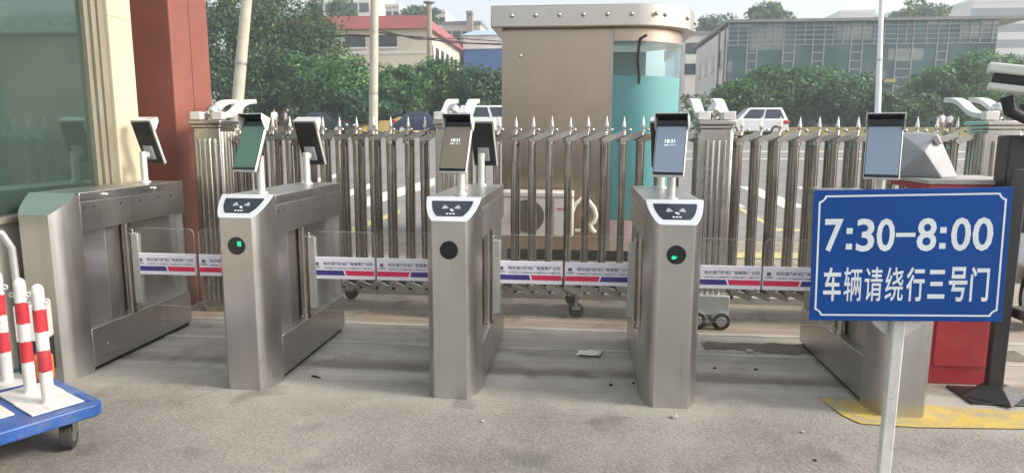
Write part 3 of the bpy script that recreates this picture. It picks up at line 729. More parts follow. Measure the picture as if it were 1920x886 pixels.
def thick_strip(o0, o1, z0, z1):
    a = wall_strip(o0, z0, z1); b = wall_strip(o1, z0, z1); m_ = len(a.v)//2; mb = MB(); mb.v = a.v+b.v; N2 = 2*m_
    for i in range(m_-1):
        mb.f += [(i, i+1, i+1+m_, i+m_), (N2+i+1, N2+i, N2+i+m_, N2+i+1+m_), (i+m_, i+1+m_, N2+i+1+m_, N2+i+m_), (i+1, i, N2+i, N2+i+1)]
    for e in (0, m_-1): mb.f.append((e, e+m_, N2+e+m_, N2+e))
    mb.m = [0]*len(mb.f); return mb
bp('lower_panel', thick_strip(0, .03, .12, .44), plain('booth_lower', (.42, .33, .32), .5, .3, .1, 2))
bp('top_panel', thick_strip(0, .03, 2.235, 2.36), MT['booth_steel'])
bp('curved_window', thick_strip(.004, .012, .445, 2.232), MT['booth_glass'])
bp('window_film', thick_strip(.016, .02, .445, 1.90), MT['film'])
bp('inner_wall', MB().box(SPL+.02, BX1-.3, BY1-.5, BY1-.45, .12, 2.3), MT['film_pale'], smooth=False)
roof = bp('roof_band', MB().prism(rounded(BX0-.1, BX1+.10, BY0-.1, BY1+.1, .68, 18), 2.362, 2.575), steel('bright_band_steel', (.52, .48, .43), .24, (30, 30, .3), .3, .01), bevel=.012)
sp_ = [(-.72+i*.235, BY0-.102) for i in range(7)]+[(BX1+.10-.68+.683*math.cos(R(a)), BY0-.1+.68+.683*math.sin(R(a))) for a in (-62, -34, -8)]
for x, y in sp_: part_from('roofstud', lambda n, p: MB().sphere((0, 0, 0), .022, 12, 8).build(n, MT['pillar_steel'], p), 'roof_stud', roof, (x, y-7, 2.475))
pts = [at(px, py, y=6.99) for px, py in ((1213, 66), (1202, 72), (1198, 90), (1197, 118), (1199, 145), (1198, 158))]
o = MB().tube([(q.x, q.y, q.z) for q in pts], [.012, .014, .016, .016, .015, .012], 10).build('hanging_cable', MT['cable']); tag(o, 'thick black cable hanging over the booth window', 'cable')

ac = empty('air_conditioner', (-.435, 6.72, .32)); tag(ac, 'white air conditioner unit with dark fan on the booth wall', 'air conditioner')
MB().box(-.36, .36, -.13, .15, 0, .44).build('case', MT['ac_white'], ac, bevel=.015)
MB().box(-.362, .362, -.133, .14, .385, .392).build('case_seam', MT['gap'], ac)
fan = MB().cyl((-.09, -.128, .2), (-.09, -.134, .2), .165, n=36).build('fan_opening', MT['ac_fan'], ac)
mb = MB()
for k in range(5): rr = .03+.032*k; mb.tube([(-.09+rr*math.cos(R(a)), -.139, .2+rr*math.sin(R(a))) for a in range(0, 361, 15)], .003, 6)
for a in range(0, 360, 45): mb.cyl((-.09, -.139, .2), (-.09+.163*math.cos(R(a)), -.139, .2+.163*math.sin(R(a))), .003, n=6)
mb.build('fan_guard', MT['ac_fan'], fan)
mb = MB(); mb.box(.16, .166, -.132, -.129, 0.01, .38); mb.build('side_seam', MT['gap'], ac)
mb = MB(); [mb.box(.20+i*.017, .213+i*.017, -.1335, -.1305, .268, .28) for i in range(7)]; mb.build('red_wordmark', plain('red_print', (.45, .04, .06), .5), ac, smooth=False)
MB().box(-.3, -.26, -.1, .28, -.06, 0).box(.26, .3, -.1, .28, -.06, 0).build('wall_bracket', MT['steel_dark'], ac)
HY = 6.8
pts = [at(px, py, y=HY) for px, py in ((1072, 398), (1078, 383), (1090, 373), (1104, 377), (1114, 390), (1118, 404), (1114, 416), (1107, 421), (1110, 430), (1116, 436))]
o = MB().tube([tuple(q) for q in pts], .022, 10).build('drain_hose', MT['hose']); tag(o, 'pale wrapped pipe looping beside the air conditioner', 'pipe')
pts = [at(px, py, y=HY+.05) for px, py in ((1078, 432), (1088, 432), (1097, 428))]
o = MB().tube([tuple(q) for q in pts], .018, 10).build('pipe_stub', MT['hose']); tag(o, 'short pale pipe stub below the looping pipe', 'pipe')

# ------------------------------------------------------------------ blue sign
t = empty('road_sign', (1.1063, 2.3848, 0)); tag(t, 'blue traffic sign on a white square post in front of everything', 'sign')
SW, SH = .62, .4575
rot = Matrix.Translation((0, 0, .9131)) @ Matrix.Rotation(-.0342, 4, 'Z') @ Matrix.Rotation(.0144, 4, 'X') @ Matrix.Rotation(-.0327, 4, 'Y')
MB().box(-SW/2, SW/2, 0, .004, -SH/2, SH/2).box(-SW/2+.04, SW/2-.04, .0045, .02, .10, .13).box(-SW/2+.04, SW/2-.04, .0045, .02, -.13, -.10).xf(rot).build('board', [MT['sign_blue']], t, smooth=False, bevel=.0012)
mb = MB(); ix, iz, nr, lw = SW/2-.016, SH/2-.018, .021, .0062
def border(o):
    X, Z = ix-o, iz-o; pts = []
    for sx, sz in ((1, 1), (-1, 1), (-1, -1), (1, -1)):
        c = (sx*(ix+.004), sz*(iz+.004)); r = nr+o+.004
        arcp = [(c[0]-sx*r*math.sin(R(a)), c[1]-sz*r*math.cos(R(a))) for a in range(0, 91, 15)]
        arcp = [(max(-X, min(X, x)), max(-Z, min(Z, z))) for x, z in arcp]
        pts += arcp if sx*sz > 0 else list(reversed(arcp))
    return pts
A, B = border(0), border(lw); n = len(A)
mb.add([(x, -.0006, z) for x, z in A]+[(x, -.0006, z) for x, z in B], [(i, (i+1) % n, (i+1) % n+n, i+n) for i in range(n)])
mb.xf(rot).build('border', MT['sign_white'], t, smooth=False)
mb = MB(); top = .105; hh = .1015
def glyph(ch, x0, x1, zt, zb, bold=.03): put_text(mb, ch, x0, -.0008, zb, x1-x0, zt-zb, 0, bold)
sc = SW/373.0
def SX(px): return (px-1712)*sc
def SZ(py): return SH/2-(py-354)*SH/247
for ch, a, b in (('7', 1549, 1585), ('3', 1611, 1646), ('0', 1650, 1685), ('8', 1727, 1764), ('0', 1791, 1828), ('0', 1831, 1869)): glyph(ch, SX(a), SX(b), .130, .016, .018)
for c in (1597.5, 1776):
    for z in (.088, .034): mb.add([(SX(c-6), -.0008, z-.010), (SX(c+6), -.0008, z-.010), (SX(c+6), -.0008, z+.010), (SX(c-6), -.0008, z+.010)], [(0, 1, 2, 3)])
mb.add([(SX(1687), -.0008, .066), (SX(1724), -.0008, .066), (SX(1724), -.0008, .080), (SX(1687), -.0008, .080)], [(0, 1, 2, 3)])
for i, ch in enumerate('车辆请绕行三号门'):
    x0 = -.268+i*.0672
    if ch == '三': glyph(ch, x0+.002, x0+.056, -.048, -.148, .022)
    else: glyph(ch, x0, x0+.058, -.038, -.158, .008 if ch in '辆绕请' else .02)
mb.xf(rot).build('lettering', MT['sign_white'], t, smooth=False)
pole = MB().box(-.022, .022, .022, .05, .012, 1.02).build('post', MT['white_paint'], t, bevel=.006)
pole.rotation_euler = (0, R(.4), 0)
hp = [(-.085, 0), (.105, 0), (.088, -.035), (.05, -.066), (.03, -.072), (-.01, -.072), (-.03, -.066), (-.068, -.035)]
MB().prism([(x+.0, z+.690) for x, z in hp], .052, .06, 'y').build('backing_plate', MT['white_paint'], t, bevel=.003)
MB().lathe([(.17, 0), (.17, .01), (.03, .013)], (0, .036, 0), 28).build('foot_plate', MT['white_paint'], t)

# ------------------------------------------------------------------ red cabinet, tilted box, barrier post with camera
t = empty('red_cabinet', (2.02, 3.69, 0)); tag(t, 'red metal cabinet with grey top beside the black post', 'cabinet')
MB().box(-.17, .18, 0, .36, .0, 1.04).box(-.262, .208, -.052, .392, 1.041, 1.071).build('case', MT['red_cab'], t, bevel=.004)
dr = MB().box(-.135, .125, -.012, -.001, .10, .98).build('door', MT['red_cab'], t, bevel=.004)
MB().box(.07, .085, -.03, -.0125, .5, .58).build('door_handle', MT['steel_dark'], dr, bevel=.003)
MB().box(-.27, .215, -.06, .40, 1.072, 1.095).build('top', plain('dusty_grey_top', (.40, .38, .35), .6, 0, .15, 8), t, bevel=.004)
t = empty('tilted_console', (1.845, 3.86, 1.096)); tag(t, 'grey slanted console box standing on the red cabinet', 'console')
bmc = bmesh.new()
for q in ((-.07, -.11, .137), (.03, -.11, .0), (.035, -.02, .232), (.155, -.02, .0), (-.115, .06, .165), (-.137, .06, 0), (-.105, .12, .238), (.02, .12, .238), (.12, .12, 0)): bmc.verts.new(q)
bmesh.ops.convex_hull(bmc, input=bmc.verts); bmesh.ops.dissolve_limit(bmc, angle_limit=R(2), verts=bmc.verts, edges=bmc.edges)
me = bpy.data.meshes.new('shell'); bmc.to_mesh(me); me.materials.append(MT['grey_plastic']); o = bpy.data.objects.new('shell', me); COL.objects.link(o); o.parent = t
bv = o.modifiers.new('bevel', 'BEVEL'); bv.width = .006; bv.segments = 2; bv.limit_method = 'ANGLE'
MB().obox((.012, -.057, .196), (.020, .012, .0), (.0, 0, .0), (.012, -.004, -.022)).build('dark_label', MT['black'], t, smooth=False)

t = empty('barrier_camera_post', (2.10, 3.50, 0)); tag(t, 'black post carrying a white hooded camera at the picture edge', 'camera post')
MB().box(-.16, .16, -.10, .14, 0, .012).lathe([(.15, .012), (.13, .03), (.06, .075)], (0, 0, 0), 4).build('foot', MT['black_paint'], t, bevel=.004)
MB().box(-.045, .030, -.018, .022, .07, 1.16).build('post', MT['black_paint'], t, bevel=.006)
MB().box(-.03, .16, .052, .16, .84, 1.32).build('control_box', MT['black_paint'], t, bevel=.01); MB().box(.047, .3, -.05, .07, .42, .47).build('side_arm', MT['black_paint'], t, bevel=.01)
arm = MB().tube([(.10, .0, 1.28), (.05, 0, 1.38), (-.10, -.04, 1.43), (-.12, -.04, 1.50)], .028, 12).box(-.02, .2, -.05, .03, 1.40, 1.47).build('camera_arm', MT['black_paint'], t, bevel=.004)
ax = Vector((.80, -.42, -.155)).normalized(); sy_ = Vector((.42, .80, 0)).normalized(); uz = ax.cross(sy_)
if uz.z < 0: uz = -uz
c0 = at(1856, 145, y=3.46)-Vector((2.10, 3.50, 0))+ax*.25+sy_*.02
MB().obox(c0+uz*.042, ax*.27, sy_*.075, uz*.023).build('camera_hood', MT['hood'], t, bevel=.012, seg=3)
MB().obox(c0-uz*.040, ax*.25, sy_*.065, uz*.016).build('camera_body', MT['hood'], t, bevel=.010, seg=3)
MB().obox(c0+uz*-.003, ax*.24, sy_*.06, uz*.021).build('camera_face', MT['black_gloss'], t, bevel=.004)

# ------------------------------------------------------------------ trolley with bollards
e1, e2 = Vector((-.87, .49, 0)).normalized(), Vector((-.59, -.81, 0)); e2 = (e2-e1*e2.dot(e1)).normalized(); K = Vector((-1.995, 2.535, 0))
TL, TW, TZ = .78, .50, .195
t = empty('platform_trolley', K); tag(t, 'blue flat trolley on black casters loaded with striped bollards', 'trolley')
def TP(u, v, z): q = e1*u+e2*v; return (q.x, q.y, z)
def rr_poly(u0, u1, v0, v1, r):
    pts = []
    for cu, cv, a0 in ((u1-r, v1-r, 0), (u0+r, v1-r, 90), (u0+r, v0+r, 180), (u1-r, v0+r, 270)):
        for a in range(0, 91, 18): pts.append((cu+r*math.cos(R(a0+a)), cv+r*math.sin(R(a0+a))))
    return pts
def tprism(mb, poly, z0, z1, mi=0):
    v = [TP(u, w, 0)[:2] for u, w in poly]; return mb.prism(v[::-1], z0, z1, 'z', mi)
tprism(MB(), rr_poly(0, TL, 0, TW, .05), TZ-.055, TZ).build('deck', MT['blue_trolley'], t, bevel=.008, seg=3)
mb = MB()
for k in range(5): tprism(mb, rr_poly(.05+.03*k, .066+.03*k, .03, .05, .004), TZ+.0005, TZ+.003)
mb.build('deck_grip', plain('deck_grip_blue', (.02, .07, .25), .6), t)
def caster(n, p):
    mb = MB().cyl((-.02, 0, .062), (.02, 0, .062), .06, n=28, mi=0).cyl((-.021, 0, .062), (.021, 0, .062), .034, n=20, mi=1)
    mb.box(-.028, -.0225, -.03, .03, .06, .135, 1).box(.0225, .028, -.03, .03, .06, .135, 1).box(-.03, .03, -.035, .035, .1315, .139, 1)
    return mb.build(n, [MT['rubber'], MT['steel_dark']], p, bevel=.005)
for u, v in ((.10, .11), (TL-.1, .1), (.10, TW-.1), (TL-.1, TW-.1)):
    c = part_from('tcaster', caster, 'caster', t, Vector(TP(u, v, 0))); c.rotation_euler = (0, 0, R(25))
hp = [TP(TL-.03, .02, TZ)]+[TP(TL-.03+.02, .02, .5), TP(TL-.01, .025, .78), TP(TL-.01, .06, .855), TP(TL-.01, .12, .87), TP(TL-.01, TW-.12, .87), TP(TL-.01, TW-.06, .855), TP(TL-.01, TW-.02, .78), TP(TL-.03, TW-.02, TZ)]
MB().tube(hp, .016, 14).build('push_handle', MT['bracket'], t)
def make_bollard(u, v, label, lugs=True, rot=0):
    q = K+e1*u+e2*v
    o = empty('bollard', (q.x, q.y, TZ+.002), math.atan2(e1.y, e1.x)+rot); tag(o, label, 'bollard', 'striped bollards on the trolley')
    r = .0235
    part_from('bol_base', lambda n, p: MB().box(-.095, .095, -.095, .095, 0, .006).build(n, MT['white_paint'], p, bevel=.001), 'base_plate', o)
    def tb(n, p): return MB().lathe([(r+.004, .0065), (r, .012), (r, .47), (r*.97, .49), (r*.8, .503), (r*.4, .511), (.001, .513)], (0, 0, 0), 28).build(n, MT['white_paint'], p)
    part_from('bol_tube', tb, 'tube', o)
    for z0, z1 in ((.145, .235), (.315, .408)):
        def tape(n, p):
            mb = MB(); k = 40; rg = random.Random(int(z0*1000))
            for row in range(2):
                off = [rg.uniform(-.0022, .0022)+.0015*math.sin(i*.7+row) for i in range(k)]
                for i in range(k): a = 2*math.pi*i/k; mb.v.append(((r+.0011)*math.cos(a), (r+.0011)*math.sin(a), (z0, z1)[row]+off[i]))
            for i in range(k): mb.f.append((i, (i+1) % k, (i+1) % k+k, i+k)); mb.m.append(0)
            return mb.build(n, MT['red_tape'], p)
        part_from(f'bol_band{z0}', tape, 'red_band', o)
    def lg(n, p): return MB().tube([(r+.010+.009*math.cos(R(a)), 0, .44+.009*math.sin(R(a))) for a in range(0, 361, 30)], .0035, 8).build(n, MT['white_paint'], p)
    for k in (0, 180): part_from('bol_lug', lg, 'chain_lug', o).rotation_euler = (0, 0, -math.atan2(e1.y, e1.x)-rot+R(12+k))
    return o
def uv(px, py): q = at(px, py, z=TZ)-K; return q.dot(e1), q.dot(e2)
for px, py, lb in ((92, 757, 'red and white bollard nearest the trolley corner, with chain lugs on both sides'),
                   (58, 737, 'red and white bollard standing second from the trolley corner'),
                   (15, 716, 'red and white bollard cut by the left edge of the photo'),
                   (-42, 782, 'bollard of which only the white base plate shows at the left edge')):
    u, v = uv(px, py); make_bollard(u, v, lb)
t = empty('white_carton', (-2.56, 2.84, .197), R(20)); tag(t, 'white carton with black lower half standing behind the bollards', 'box')
MB().box(-.06, .06, -.05, .05, .16, .33).build('carton_body', MT['white_paint'], t, bevel=.004); MB().box(-.058, .058, -.048, .048, 0, .159).build('carton_base', MT['black'], t)
o = MB().lathe([(.035, 0), (.04, .02), (.04, .11), (.02, .13), (.012, .16)], (0, 0, 0), 18).build('orange_bottle', MT['orange'], loc=(-2.445, 2.74, .197)); tag(o, 'orange bottle standing on the trolley behind the bollards', 'bottle')

# ------------------------------------------------------------------ scooter parked at the right edge
g = at(1925, 612, z=0); t = empty('parked_scooter', (g.x+.02, g.y, 0), R(-15)); tag(t, 'white and grey scooter of which only the front shows at the right picture edge', 'scooter')
w = MB().tube([(0, .17*math.cos(R(a)), .2+.17*math.sin(R(a))) for a in range(0, 361, 20)], .035, 10).build('front_wheel', MT['rubber'], t)
MB().cyl((-.03, 0, .2), (.03, 0, .2), .12, n=20).build('rim', MT['silver'], w, bevel=.004)
MB().prism([(.22*math.cos(R(a)), .2+.22*math.sin(R(a))) for a in range(20, 150, 13)]+[(.2*math.cos(R(a)), .2+.2*math.sin(R(a))) for a in range(149, 19, -13)], -.055, .055, 'x').build('mudguard', MT['white_plastic'], t, bevel=.006)
MB().prism([(.02, .42), (.26, .30), (.36, .34), (.16, .95), (.08, .95)], -.13, .13, 'x').build('front_shield', MT['white_plastic'], t, bevel=.03, seg=3)
MB().prism([(.30, .24), (1.0, .24), (1.05, .62), (.62, .66), (.55, .34), (.30, .33)], -.12, .12, 'x').build('body', MT['grey_plastic'], t, bevel=.03, seg=3)
MB().prism([(.58, .67), (1.12, .64), (1.10, .72), (.62, .74)], -.11, .11, 'x').build('seat', MT['black'], t, bevel=.02)
MB().tube([(-.28, .18, 1.0), (-.1, .11, .98), (.1, .11, .98), (.28, .18, 1.0)], .016, 10).build('handlebar', MT['black'], t)
w = MB().tube([(0, 1.0+.17*math.cos(R(a)), .2+.17*math.sin(R(a))) for a in range(0, 361, 20)], .035, 10).build('rear_wheel', MT['rubber'], t)
MB().cyl((-.03, 1.0, .2), (.03, 1.0, .2), .12, n=20).build('rim', MT['silver'], w, bevel=.004)

# ------------------------------------------------------------------ litter
q = at(1102, 664, z=0); mb = MB(); nx, ny = 7, 5
for j in range(ny):
    for i in range(nx): mb.v.append((q.x-.07+.14*i/(nx-1)+.02*j/(ny-1), q.y-.055+.11*j/(ny-1), .006+.012*rnd.random()))
for j in range(ny-1):
    for i in range(nx-1): mb.f.append((j*nx+i, j*nx+i+1, (j+1)*nx+i+1, (j+1)*nx+i)); mb.m.append(0)
o = mb.build('paper_sheet', MT['paper']); sm = o.modifiers.new('thick', 'SOLIDIFY'); sm.thickness = .001; tag(o, 'crumpled white paper lying behind the middle turnstiles', 'paper')
q = at(593, 708, z=0); o = MB().tube([(q.x-.03, q.y+.012, .006), (q.x, q.y+.004, .008), (q.x+.028, q.y-.012, .006)], [.005, .006, .003], 8).build('twig', MT['stick']); tag(o, 'short black twig on the concrete by the green text turnstile', 'twig')
def pebble(px, py, r, label, mat=MT['stone'], name='pebble'):
    q = at(px, py, z=0); mb = MB().sphere((0, 0, 0), r, 8, 6, 0, .55)
    mb.v = [(x*(1+rnd.uniform(-.3, .3)), y*(1+rnd.uniform(-.3, .3)), z*(1+rnd.uniform(-.2, .2))) for x, y, z in mb.v]
    o = mb.build(name, mat, loc=(q.x, q.y, r*.4)); tag(o, label, 'stone' if name == 'pebble' else 'debris', 'stones and crumbs on the ground')
pebble(1265, 783, .018, 'pale broken stone in front of the green arrow turnstile')
pebble(1145, 722, .012, 'dark crumb left of the green arrow turnstile foot', MT['stick'])
pebble(1188, 718, .009, 'dark crumb touching the green arrow turnstile foot', MT['stick'])
pebble(1340, 690, .009, 'dark crumb nearest the green arrow turnstile on its right', MT['stick'])
pebble(1417, 693, .010, 'dark crumb in the right lane, near the lane middle', MT['stick'])
pebble(1406, 660, .022, 'stone lump on the dark slab joint in the right lane')
pebble(1528, 888-25, .008, 'small dark chip on the asphalt left of the sign post', MT['stick'])
pebble(1505, 810, .010, 'white chip on the asphalt before the yellow paint')
pebble(905, 790, .010, 'pale chip on the asphalt before the plain display turnstile')

# ------------------------------------------------------------------ poles and wires
def make_pole(name, p0, p1, r0, r1, mat, label, cat, band=None):
    t = empty(name, p0); d = Vector(p1)-Vector(p0)
    tag(t, label, cat)
    MB().tube([(0, 0, 0), tuple(d*.5), tuple(d)], [r0, (r0+r1)/2, r1], 18).build('shaft', mat, t)
    if band:
        for f in band: c = d*f; MB().tube([tuple(c-d.normalized()*.03), tuple(c+d.normalized()*.03)], (r0+(r1-r0)*f)+.012, 18).build('clamp_ring', MT['steel_dark'], t)
    return t
y1 = 17.0; a = at(446, 185, y=y1); b = at(468, -60, y=y1); d = (b-a)/(b.z-a.z)
g = a-d*(a.z-ground_z(y1)); make_pole('utility_pole', g, b, .16, .125, MT['concrete_pole'], 'leaning concrete utility pole beside the red pillar', 'utility pole', (.55,))
y2 = 22.0; a = at(700, 238, y=y2); b = at(702.5, -60, y=y2); d = (b-a)/(b.z-a.z)
g = a-d*(a.z-ground_z(y2)); make_pole('utility_pole', g, b, .155, .125, MT['concrete_pole'], 'upright concrete utility pole carrying the wires', 'utility pole', (.36, .68))
y3 = 30.0; a = at(1645, 230, y=y3); b = at(1655, -60, y=y3); d = (b-a)/(b.z-a.z)
g = a-d*(a.z-ground_z(y3)); make_pole('lamp_pole', g, b, .13, .08, MT['lamp_white'], 'slim white lamp pole before the glass building', 'lamp pole', (.5,))
def wire(pts, y, r, label):
    P = [tuple(at(px, py, y=yy)) for (px, py), yy in zip(pts, y)]
    o = MB().tube(P, r, 6).build('overhead_wire', MT['cable']); tag(o, label, 'wire')
wire(((700, 68), (660, 66), (620, 68), (590, 71)), (22, 23, 24.5, 26), .035, 'dark overhead wire running left from the upright pole')
wire(((703, 60), (760, 68), (850, 80), (940, 84)), (22, 24, 26, 28), .03, 'lower overhead wire running right from the upright pole')
wire(((703, 54), (780, 74), (860, 72), (940, 78)), (22.1, 24, 26, 28), .02, 'thin upper overhead wire running right from the upright pole')
wire(((703, 70), (730, 66), (800, 70), (880, 81), (940, 82)), (22.05, 23, 24.2, 26.2, 28.3), .02, 'sagging third wire running right from the upright pole')

# ------------------------------------------------------------------ trees
TREE_CACHE = {}
def crown_mesh(seed, n_blob, leaves, leaf, shape):
    r = np.random.RandomState(seed); V = []; Fc = []
    bl = []
    for _ in range(n_blob):
        d = r.normal(size=3); d /= np.linalg.norm(d); rad = r.uniform(.25, .95)**.6
        c = d*rad*np.array(shape)*.80; c[2] *= 1.0
        bl.append((c, r.uniform(.20, .52)))
    per = leaves//n_blob
    for c, br in bl:
        d = r.normal(size=(per, 3)); d /= np.linalg.norm(d, axis=1)[:, None]
        rad = r.uniform(.55, 1.08, size=(per, 1)); p = c+d*rad*br*np.array(shape)*np.array([1, 1, .8])
        nrm = d*.7+r.normal(size=(per, 3))*.6+np.array([0, 0, .35]); nrm /= np.linalg.norm(nrm, axis=1)[:, None]
        a = np.cross(nrm, r.normal(size=(per, 3))); a /= np.linalg.norm(a, axis=1)[:, None]; b = np.cross(nrm, a)
        s = leaf*r.uniform(.6, 1.35, size=(per, 1))
        q = np.stack([p-a*s, p-b*s*.45+a*s*.1, p+a*s, p+b*s*.45+a*s*.1], 1).reshape(-1, 3)
        o = len(V); V.append(q)
    V = np.concatenate(V); nq = len(V)//4
    return V.tolist(), [(4*i, 4*i+1, 4*i+2, 4*i+3) for i in range(nq)]
def make_tree(px, top, width, y, mat, label, bot=238, seed=0, leaves=3600, group='trees across the road', leaf=.24, name='tree', n_blob=26, trunk=True):
    zt = at(px, top, y=y).z; gz = ground_z(y); zb = at(px, bot, y=y).z; x = at(px, (top+bot)/2, y=y).x
    w = width/F_PX*y/2; cz = (zt+zb)/2; hz = (zt-zb)/2
    t = empty(name, (x, y, gz)); tag(t, label, 'tree' if name == 'tree' else 'bush', group)
    v, f = crown_mesh(seed+1, n_blob, leaves, leaf, (w, w*.8, hz))
    mb = MB(); mb.v = [(a, b, c+cz-gz) for a, b, c in v]; mb.f = f; mb.m = [0]*len(f)
    mb.build('crown', mat, t, smooth=False)
    r = random.Random(seed); tb = MB(); hgt = cz-gz+hz*.3; r0 = max(.07, min(.3, .035*hgt))
    tb.tube([(0, 0, -.05), (r.uniform(-.1, .1), 0, hgt*.4), (r.uniform(-.25, .25), r.uniform(-.2, .2), hgt)], [r0, r0*.75, r0*.3], 9)
    for k in range(6):
        z0 = hgt*r.uniform(.3, .85); a = r.uniform(0, 6.28); l = w*r.uniform(.4, .8)
        tb.tube([(0, 0, z0), (math.cos(a)*l*.5, math.sin(a)*l*.4, z0+l*.25), (math.cos(a)*l, math.sin(a)*l*.8, z0+l*.6)], [r0*.45, r0*.3, r0*.12], 7)
    tb.build('trunk', MT['bark'], t)
    return t
TR = [  # px, top, width, y, leaf, bot, label
    (425, -60, 150, 52, 0, 236, 'tall dark tree between the red pillar and the leaning pole'),
    (520, -70, 190, 55, 0, 236, 'tallest dark tree, right of the leaning utility pole'),
    (480, 70, 160, 50, 0, 236, 'dark round tree low behind the leaning pole'),
    (590, -30, 130, 58, 0, 236, 'high grey green tree reaching beside the red roof'),
    (575, 90, 150, 50, 1, 236, 'mid green tree above the two walkers in white shirts'),
    (640, 92, 150, 48, 2, 232, 'bright green willowy tree left of the upright pole'),
    (745, 118, 130, 49, 1, 232, 'leafy tree right of the upright pole'),
    (825, 102, 130, 52, 1, 234, 'mid green tree below the red roofed side wall'),
    (905, 108, 120, 51, 3, 234, 'blue green tree touching the booth on its left'),
    (690, 160, 120, 47, 3, 236, 'low dark tree around the foot of the upright pole'),
    (1395, 148, 130, 50, 1, 232, 'low tree behind the white suv'),
    (1490, 112, 190, 52, 1, 236, 'broad round tree left of the white lamp pole'),
    (1590, 128, 160, 51, 3, 238, 'blue green tree just left of the white lamp pole'),
    (1705, 172, 150, 50, 0, 240, 'low dark tree before the ladder like window frames'),
    (1805, 96, 180, 52, 2, 240, 'yellow green tree left of the white camera'),
    (1890, 92, 150, 55, 2, 240, 'light green tree rising behind the white camera'),
    (1440, -2, 85, 105, 1, 60, 'feathery tree rising above the glass roof on its left part'),
    (1350, 20, 90, 110, 3, 90, 'small tree behind the sloping roof end beside the booth'),
    (1722, -8, 100, 108, 1, 60, 'pale tree rising above the glass roof right of the lamp pole'),
    (790, 2, 75, 120, 3, 60, 'small blue green tree rising above the red roof'),
    (640, -10, 60, 110, 1, 60, 'thin tree poking up left of the upright pole above the roof'),
]
for i, (px, top, wd, y, lm, bot, lb) in enumerate(TR):
    far = y > 80
    make_tree(px, top, wd, y, LEAF[lm], lb, bot, seed=i*3+2, leaves=2200 if far else (14000 if wd > 160 else 9500), leaf=.34 if far else .17, n_blob=20 if far else 42)
# undergrowth under the trees: one mass nobody could count
def under(x0, x1, y, h, mat, seed):
    r = np.random.RandomState(seed); n = int((x1-x0)*130); p = np.stack([r.uniform(x0, x1, n), y+r.uniform(-1.3, 1.3, n), ground_z(y)+h*r.uniform(0, 1, n)**.8*(.75+.25*np.sin(r.uniform(0, 6.28)+np.linspace(0, 1, n)))], 1)
    nr = r.normal(size=(n, 3))+np.array([0, -.5, .4]); nr /= np.linalg.norm(nr, axis=1)[:, None]; a = np.cross(nr, r.normal(size=(n, 3))); a /= np.linalg.norm(a, axis=1)[:, None]; b = np.cross(nr, a); s = .26*r.uniform(.6, 1.3, (n, 1))
    q = np.stack([p-a*s, p-b*s*.45, p+a*s, p+b*s*.45], 1).reshape(-1, 3)
    mb = MB(); mb.v = q.tolist(); mb.f = [(4*i, 4*i+1, 4*i+2, 4*i+3) for i in range(n)]; mb.m = [0]*n
    o = mb.build('undergrowth', mat, smooth=False); tag(o, 'dark green undergrowth below the trees across the road', 'undergrowth', None, 'stuff')
under(-32, -2, 56, 3.4, LEAF[0], 5); under(8, 40, 57, 3.2, LEAF[0], 6)

# ------------------------------------------------------------------ buildings across the road
def X_(px, y): return at(px, 250, y=y).x
def Z_(py, y, px=1000): return at(px, py, y=y).z
# glass fronted building on the right
YB = 70; gx0, gx1 = X_(1357, YB), X_(1882, YB); zt = Z_(42, YB, 1500); gz = 1.27
t = empty('glass_building', (gx0, YB, gz)); tag(t, 'long building with teal glass front and pale frames, right of the booth', 'building')
def gb(name, mb, mat, **k): mb.xf(Matrix.Translation((-gx0, -YB, -gz))); return mb.build(name, mat, t, smooth=False, **k)
gb('wall', MB().box(gx0, gx1-3, YB+.3, YB+19, gz, zt-.3), MT['grey_wall'])
gb('roof', MB().box(gx0-.3, gx1+1.0, YB-.5, YB+19.5, zt, zt+.28), MT['roof_dark'])
gb('glass_front', MB().box(gx0+.05, gx1-1.5, YB+.05, YB+.25, gz, zt-.02), MT['far_glass'])
mb = MB()
W_ = gx1-gx0; cols = [0, .035, .07, .105, .14, .165, .20, .24, .275, .305, .345, .375, .41, .44, .48, .52, .555, .60, .63, .655, .70, .74, .775, .815, .85, .885, .925]
zr = [Z_(py, YB, 1500) for py in (49, 57, 66, 75, 84)]
for c in cols: x = gx0+W_*c; mb.box(x-.05, x+.05, YB-.06, YB+.04, zr[-1], zt-.02)
for i, z in enumerate(zr): mb.box(gx0, gx1-1.5, YB-.055, YB+.045, z-.04, z+.04)
for c0, c1, bot in ((.07, .105, 140), (.20, .24, 150), (.305, .345, 125), (.60, .655, 188), (.74, .775, 165), (.44, .48, 140)):
    x0, x1 = gx0+W_*c0, gx0+W_*c1; zb = Z_(bot, YB, 1500)
    for x in (x0, x1): mb.box(x-.06, x+.06, YB-.06, YB+.04, zb, zr[-1]-.041)
    z = zr[-1]-.75
    while z > zb: mb.box(x0+.061, x1-.061, YB-.055, YB+.035, z-.05, z+.05); z -= .8
gb('window_frame', mb, MT['mullion'])
for k in range(4):
    for j in range(2):
        y = YB+2.5+k*4.2; z = gz+3.2+j*3.6
        w = gb('window', MB().box(gx0-.06, gx0+.1, y, y+1.5, z, z+1.7), MT['dark_window'])
        MB().box(-.1, .12, y-YB-.1, y-YB+1.6, z-gz-.16, z-gz-.02).build('sill', MT['mullion'], w, smooth=False)
gb('side_wall', MB().box(gx0-.03, gx0+.04, YB+.3, YB+19, gz, zt-.3), MT['white_wall'])
gb('drain_pipe', MB().cyl((gx0-.12, YB+4, gz), (gx0-.12, YB+4, zt), .09).cyl((gx0-.12, YB+1, gz), (gx0-.12, YB+1, zt), .08), MT['roof_dark'])
o = gb('balcony_beam', MB().box(X_(1590, YB), X_(1668, YB), YB-.5, YB-.1, Z_(152, YB, 1600)-.15, Z_(152, YB, 1600)+.15), MT['yellow_wall'])
